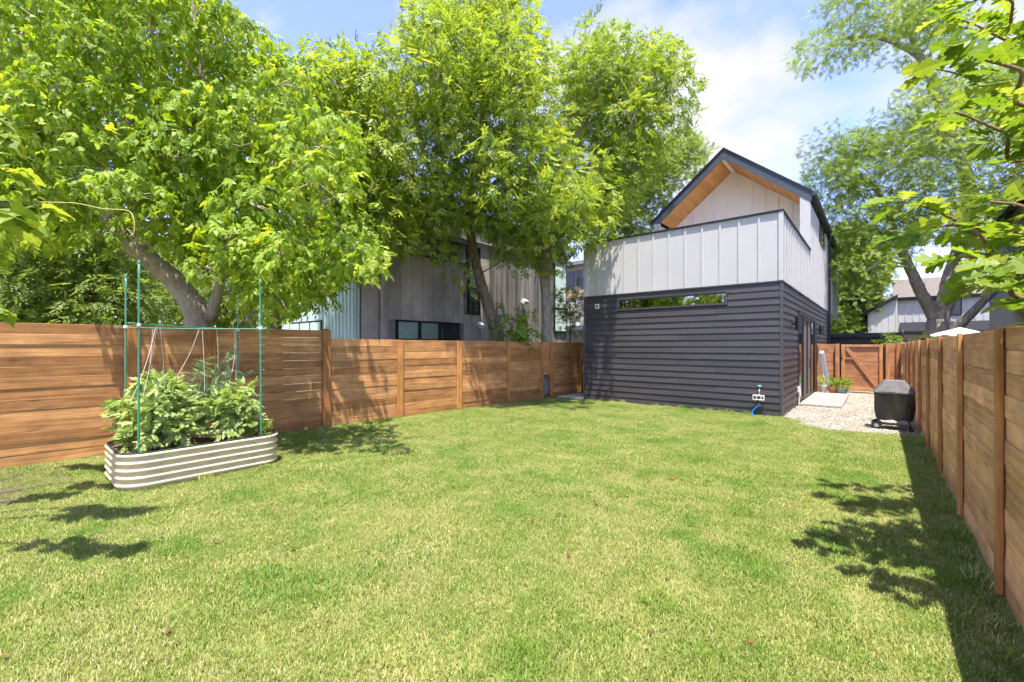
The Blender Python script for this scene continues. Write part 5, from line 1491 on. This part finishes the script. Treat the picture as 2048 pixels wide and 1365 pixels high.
# ------------------------------------------------------------------ lawn grass, gravel stones, fallen leaves
def grass_mat():
    m, nt, b = new_mat('grass blades')
    at = N(nt, 'ShaderNodeAttribute'); at.attribute_name = 'rnd'
    g = N(nt, 'ShaderNodeNewGeometry')
    n1 = noise(nt, 0.75, 4, 0.6, g.outputs['Position']); n2 = noise(nt, 3.5, 3, 0.6, g.outputs['Position'])
    green = ramp(nt, [(0.0, (0.130, 0.215, 0.028)), (0.70, (0.215, 0.310, 0.050)), (0.88, (0.34, 0.37, 0.10)), (1.0, (0.52, 0.47, 0.25))])
    dry = ramp(nt, [(0.0, (0.190, 0.255, 0.046)), (0.55, (0.29, 0.335, 0.080)), (0.80, (0.43, 0.41, 0.16)), (1.0, (0.60, 0.53, 0.32))])
    nt.links.new(at.outputs['Fac'], green.inputs['Fac']); nt.links.new(at.outputs['Fac'], dry.inputs['Fac'])
    ad = N(nt, 'ShaderNodeMath', operation='ADD'); nt.links.new(n1.outputs['Fac'], ad.inputs[0]); nt.links.new(n2.outputs['Fac'], ad.inputs[1])
    rr = ramp(nt, [(0.44, (0, 0, 0)), (0.58, (1, 1, 1))])
    hf = N(nt, 'ShaderNodeMath', operation='MULTIPLY'); nt.links.new(ad.outputs[0], hf.inputs[0]); hf.inputs[1].default_value = 0.5
    nt.links.new(hf.outputs[0], rr.inputs['Fac'])
    mx = N(nt, 'ShaderNodeMixRGB'); nt.links.new(rr.outputs['Color'], mx.inputs['Fac']); nt.links.new(green.outputs['Color'], mx.inputs['Color1']); nt.links.new(dry.outputs['Color'], mx.inputs['Color2'])
    n3 = noise(nt, 1.3, 3, 0.5, g.outputs['Position'])
    lush = ramp(nt, [(0.36, (0.62, 0.86, 0.55)), (0.46, (1, 1, 1)), (0.75, (1.10, 1.06, 1.05))]); nt.links.new(n3.outputs['Fac'], lush.inputs['Fac'])
    lc = mul(nt, mx.outputs['Color'], lush.outputs['Color'])
    nt.links.new(lc, b.inputs['Base Color'])
    b.inputs['Roughness'].default_value = 0.5; b.inputs['Specular IOR Level'].default_value = 0.3
    tr = N(nt, 'ShaderNodeBsdfTranslucent'); nt.links.new(mul(nt, mx.outputs['Color'], (1.2, 1.2, 0.6)), tr.inputs['Color'])
    ms = N(nt, 'ShaderNodeMixShader'); ms.inputs['Fac'].default_value = 0.3
    nt.links.new(b.outputs['BSDF'], ms.inputs[1]); nt.links.new(tr.outputs['BSDF'], ms.inputs[2])
    nt.links.new(ms.outputs['Shader'], nt.nodes['Material Output'].inputs['Surface'])
    return m
M['grass'] = grass_mat()
def grass_tile(seed, n, size, hmin, hmax, wid=0.0042):
    rs = np.random.default_rng(seed)
    p = (rs.random((n, 2)) - 0.5)*size
    h = rs.uniform(hmin, hmax, n); a = rs.uniform(0, 2*np.pi, n); lean = rs.uniform(0.25, 1.15, n)
    d = np.stack([np.cos(a), np.sin(a)], 1); s = np.stack([-d[:, 1], d[:, 0]], 1); w = wid*rs.uniform(.7, 1.3, n)
    V = np.zeros((n, 5, 3))
    def put(k, t, ww, side):
        ang = lean*t
        V[:, k, :2] = p + d*(h*t*np.sin(ang))[:, None] + s*(side*w*ww/2)[:, None]
        V[:, k, 2] = h*t*np.cos(ang*0.9)
    put(0, 0, 1, -1); put(1, 0, 1, 1); put(2, .55, .85, -1); put(3, .55, .85, 1); put(4, 1, 0, 0)
    F = np.array([(0, 1, 3), (0, 3, 2), (2, 3, 4)])
    F = (F[None] + (np.arange(n)*5)[:, None, None]).reshape(-1, 3)
    me = bpy.data.meshes.new('grass_tile')
    me.vertices.add(n*5); me.vertices.foreach_set('co', V.astype(np.float32).ravel())
    me.loops.add(F.size); me.loops.foreach_set('vertex_index', F.astype(np.int32).ravel())
    me.polygons.add(len(F)); me.polygons.foreach_set('loop_start', np.arange(0, F.size, 3, dtype=np.int32))
    me.update(calc_edges=True)
    at = me.attributes.new('rnd', 'FLOAT', 'POINT'); at.data.foreach_set('value', np.repeat(rs.random(n), 5).astype(np.float32))
    me.materials.append(M['grass'])
    return bpy.data.objects.new('grass_tile', me)
def stone_tile(seed, n=26, size=0.22):
    rg = random.Random(seed); m = MB()
    for k in range(n):
        x, y = rg.uniform(-.5, .5)*size, rg.uniform(-.5, .5)*size; r_ = rg.uniform(.007, .017); sz = rg.uniform(.5, .8); rot = rg.uniform(0, 6.28)
        vs = []
        for (a, b, c) in ((1, 0, 0), (.4, .8, .1), (-.5, .75, 0), (-1, 0, .1), (-.4, -.8, 0), (.5, -.75, .05), (.1, 0, .9), (0, .1, -.6)):
            jx = 1 + rg.uniform(-.25, .25); q = (a*math.cos(rot)-b*math.sin(rot), a*math.sin(rot)+b*math.cos(rot))
            vs.append((x + q[0]*r_*jx, y + q[1]*r_*jx*.8, r_*.35 + c*r_*sz))
        m.add(vs, [(i, (i+1) % 6, 6) for i in range(6)] + [((i+1) % 6, i, 7) for i in range(6)])
    me = bpy.data.meshes.new('stone_tile'); me.from_pydata(m.v, [], m.f)
    at = me.attributes.new('rnd', 'FLOAT', 'POINT')
    vals = []
    for k in range(n): vals += [rg.random()]*8
    at.data.foreach_set('value', vals)
    me.materials.append(M['stone'])
    return bpy.data.objects.new('stone_tile', me)
mst, nt, b = new_mat('pale stones')
at = N(nt, 'ShaderNodeAttribute'); at.attribute_name = 'rnd'
r_ = ramp(nt, [(0, (.12, .095, .065)), (.25, (.25, .21, .16)), (.6, (.34, .30, .24)), (1, (.45, .41, .35))])
nt.links.new(at.outputs['Fac'], r_.inputs['Fac']); nt.links.new(r_.outputs['Color'], b.inputs['Base Color']); b.inputs['Roughness'].default_value = .9
M['stone'] = mst

def scatter(name, poly, z, tiles, density, seed, smin, smax, bare=None, poisson=0):
    """one 'stuff' object: tiles set at random over a ground polygon"""
    o = sheet(name, poly, z, None)
    o['kind'] = 'stuff'
    ng = bpy.data.node_groups.new(name, 'GeometryNodeTree')
    ng.interface.new_socket('Geometry', in_out='INPUT', socket_type='NodeSocketGeometry'); ng.interface.new_socket('Geometry', in_out='OUTPUT', socket_type='NodeSocketGeometry')
    gi = ng.nodes.new('NodeGroupInput'); go = ng.nodes.new('NodeGroupOutput')
    dp_ = ng.nodes.new('GeometryNodeDistributePointsOnFaces'); dp_.inputs['Density'].default_value = density; dp_.inputs['Seed'].default_value = seed
    io = ng.nodes.new('GeometryNodeInstanceOnPoints'); io.inputs['Pick Instance'].default_value = True
    j = ng.nodes.new('GeometryNodeJoinGeometry')
    for tl in tiles:
        oi = ng.nodes.new('GeometryNodeObjectInfo'); oi.inputs['Object'].default_value = tl; oi.inputs['As Instance'].default_value = True
        ng.links.new(oi.outputs['Geometry'], j.inputs[0])
    rv = ng.nodes.new('FunctionNodeRandomValue'); rv.data_type = 'FLOAT'; rv.inputs[3].default_value = 6.283
    cx = ng.nodes.new('ShaderNodeCombineXYZ')
    for s_ in rv.outputs:
        if s_.type == 'VALUE' and s_.enabled: ng.links.new(s_, cx.inputs['Z']); break
    sv = ng.nodes.new('FunctionNodeRandomValue'); sv.data_type = 'FLOAT'; sv.inputs[2].default_value = smin; sv.inputs[3].default_value = smax; sv.inputs['Seed'].default_value = 7
    for s_ in sv.outputs:
        if s_.type == 'VALUE' and s_.enabled: ng.links.new(s_, io.inputs['Scale']); break
    pos = ng.nodes.new('GeometryNodeInputPosition')
    if bare:
        dist = ng.nodes.new('ShaderNodeVectorMath'); dist.operation = 'DISTANCE'; dist.inputs[1].default_value = (*bare[0], z)
        sc_ = ng.nodes.new('ShaderNodeVectorMath'); sc_.operation = 'MULTIPLY_ADD'; sc_.inputs[1].default_value = (0.45, 1, 1); sc_.inputs[2].default_value = (bare[0][0]*0.55, 0, 0)
        mr = ng.nodes.new('ShaderNodeMapRange'); mr.inputs['From Min'].default_value = bare[1]; mr.inputs['From Max'].default_value = bare[2]; mr.inputs['To Min'].default_value = .34; mr.inputs['To Max'].default_value = 1.0
        ng.links.new(pos.outputs[0], sc_.inputs[0]); ng.links.new(sc_.outputs[0], dist.inputs[0]); ng.links.new(dist.outputs['Value'], mr.inputs['Value'])
        pv = ng.nodes.new('FunctionNodeRandomValue'); pv.data_type = 'FLOAT'; pv.inputs['Seed'].default_value = 11
        lt = ng.nodes.new('ShaderNodeMath'); lt.operation = 'LESS_THAN'
        for s_ in pv.outputs:
            if s_.type == 'VALUE' and s_.enabled: ng.links.new(s_, lt.inputs[0]); break
        ng.links.new(mr.outputs[0], lt.inputs[1]); ng.links.new(lt.outputs[0], io.inputs['Selection'])
    if poisson:
        dp_.distribute_method = 'POISSON'; dp_.inputs['Distance Min'].default_value = poisson; dp_.inputs['Density Max'].default_value = density
        nz = ng.nodes.new('ShaderNodeTexNoise'); nz.inputs['Scale'].default_value = 1.6; nz.inputs['Detail'].default_value = 4
        ng.links.new(pos.outputs[0], nz.inputs['Vector'])
        mr2 = ng.nodes.new('ShaderNodeMapRange'); mr2.inputs['From Min'].default_value = .36; mr2.inputs['From Max'].default_value = .66; mr2.inputs['To Min'].default_value = .72; mr2.inputs['To Max'].default_value = 1.38
        ng.links.new(nz.outputs[0], mr2.inputs['Value'])
        mm = ng.nodes.new('ShaderNodeMath'); mm.operation = 'MULTIPLY'
        ng.links.new(io.inputs['Scale'].links[0].from_socket, mm.inputs[0]); ng.links.new(mr2.outputs[0], mm.inputs[1]); ng.links.new(mm.outputs[0], io.inputs['Scale'])
    ng.links.new(gi.outputs[0], dp_.inputs['Mesh']); ng.links.new(dp_.outputs['Points'], io.inputs['Points']); ng.links.new(j.outputs[0], io.inputs['Instance']); ng.links.new(cx.outputs[0], io.inputs['Rotation'])
    ng.links.new(io.outputs['Instances'], go.inputs[0])
    md = o.modifiers.new('scatter', 'NODES'); md.node_group = ng
    return o
tiles = [grass_tile(s, 700, 0.36, 0.014, 0.036, 0.0034) for s in range(6)]
near_poly = [(left_x(-3)+.12, -3), (0.54, -3)] + [(x-.02, y-.05) for x, y in edge_pts] + [(-6.7, 11.15), (left_x(10.95)+.1, 10.95)]
# subdivide-free polygon is enough: density varies by position only round the bare corner
tag(scatter('grass', near_poly, 0.001, tiles, 110, 3, 0.9, 1.15, bare=((-7.75, 0.05), 0.40, 0.75), poisson=0.115), 'short green and straw coloured grass of the lawn', 'grass', kind='stuff')
tall = [grass_tile(s+30, 60, 0.16, 0.06, 0.13, 0.006) for s in range(3)]
def strip(name, pts, w, dens, seed, lab):
    poly = [(x+w[0], y+w[1]) for x, y in pts] + [(x, y) for x, y in reversed(pts)]
    tag(scatter(name, poly, 0.001, tall, dens, seed, .6, 1.2), lab, 'grass', kind='stuff')
strip('fence_grass', [(0.50, y) for y in np.linspace(1.5, 10.2, 9)], (.07, 0), 45, 5, 'taller grass along the foot of the right fence')
strip('wall_grass', [(x, 11.1) for x in np.linspace(-1.5, -6.7, 9)], (0, .11), 22, 6, 'taller grass along the foot of the charcoal wall')
strip('bed_grass', [(BX1+.03, y) for y in np.linspace(.85, 2.4, 5)], (.06, 0), 40, 8, 'taller grass along the foot of the raised bed')
stones = [stone_tile(s) for s in range(5)]
gp = [(x, y) for x, y in grav_poly]
gp = [(-1.58, 11.3)] + [(x, y+.03) for x, y in edge_pts[::-1]] + [(.54, 10.5), (.54, GATE_Y-.06), (XR+.05, GATE_Y-.06)]
tag(scatter('gravel_stones', gp, 0.008, stones, 75, 4, .8, 1.3), 'loose pale gravel between guest house and right fence', 'gravel', kind='stuff')

M['grass_lush'] = leaf_mat('lush grass', (0.115, 0.205, 0.024), (0.165, 0.265, 0.034), (0.24, 0.33, 0.055), 0.3, (1.2, 1.2, 0.6))
lush_tiles = [grass_tile(s+60, 240, 0.22, 0.03, 0.065, 0.004) for s in range(3)]
for tl in lush_tiles: tl.data.materials.clear(); tl.data.materials.append(M['grass_lush'])
rg = random.Random(31); lv = []; lf_ = []
for (x, y, rad) in ((1310, 948, .30), (1235, 998, .32), (1480, 1018, .28), (1350, 955, .22), (1440, 1110, .30), (1290, 1210, .24), (1660, 1330, .22), (1480, 1345, .25), (700, 1180, .25), (460, 1080, .2), (900, 960, .3), (1700, 1000, .25), (1650, 930, .35), (620, 1000, .3), (1000, 1290, .22), (300, 1200, .22), (1850, 1060, .2), (1880, 1160, .18)):
    z = EYE*FPX/(y-692); p = seen(x, y, z); b = len(lv)
    lv += [(p.x + rad*rg.uniform(.5, 1.2)*math.cos(2*math.pi*k/9), p.y + rad*rg.uniform(.5, 1.2)*math.sin(2*math.pi*k/9), 0.002) for k in range(9)]
    lf_.append(tuple(range(b, b+9)))
lo = scatter('lush_grass', [(0, 0), (.1, 0), (.1, .1)], 0.002, lush_tiles, 17, 9, .7, 1.15)
lo.data.clear_geometry(); lo.data.from_pydata(lv, [], lf_)
tag(lo, 'darker lush clumps scattered through the lawn', 'grass', kind='stuff')
rg = random.Random(12)
spots = [(395, 1135), (430, 1094), (590, 1106), (1060, 1050), (1330, 1162), (1332, 1262), (1303, 1276), (1500, 1030), (1530, 1055), (1345, 963), (1383, 960), (1195, 1018), (1670, 1082), (550, 1155), (20, 1320), (1140, 1120), (1250, 925), (1550, 960), (330, 1280), (1500, 1297)]
lmesh = leaf_outline([(0, .01), (.2, .3), (.45, .45), (.7, .32), (1, .01)], 0.055, 0.06, -0.5); lmesh.materials.append(M['leaf_brown'])
for (x, y) in spots:
    z = EYE*FPX/(y-692); p = seen(x, y, z)
    o = link('fallen_leaf', lmesh, None, (p.x, p.y, .028), (rg.uniform(-.4, .4), rg.uniform(-.4, .4), rg.uniform(0, 6.3)))
    k = rg.uniform(.4, .85); o.scale = (k, k, k)
    tag(o, 'small dry brown leaf lying on the lawn grass', 'leaf', 'dry leaves fallen on the lawn')
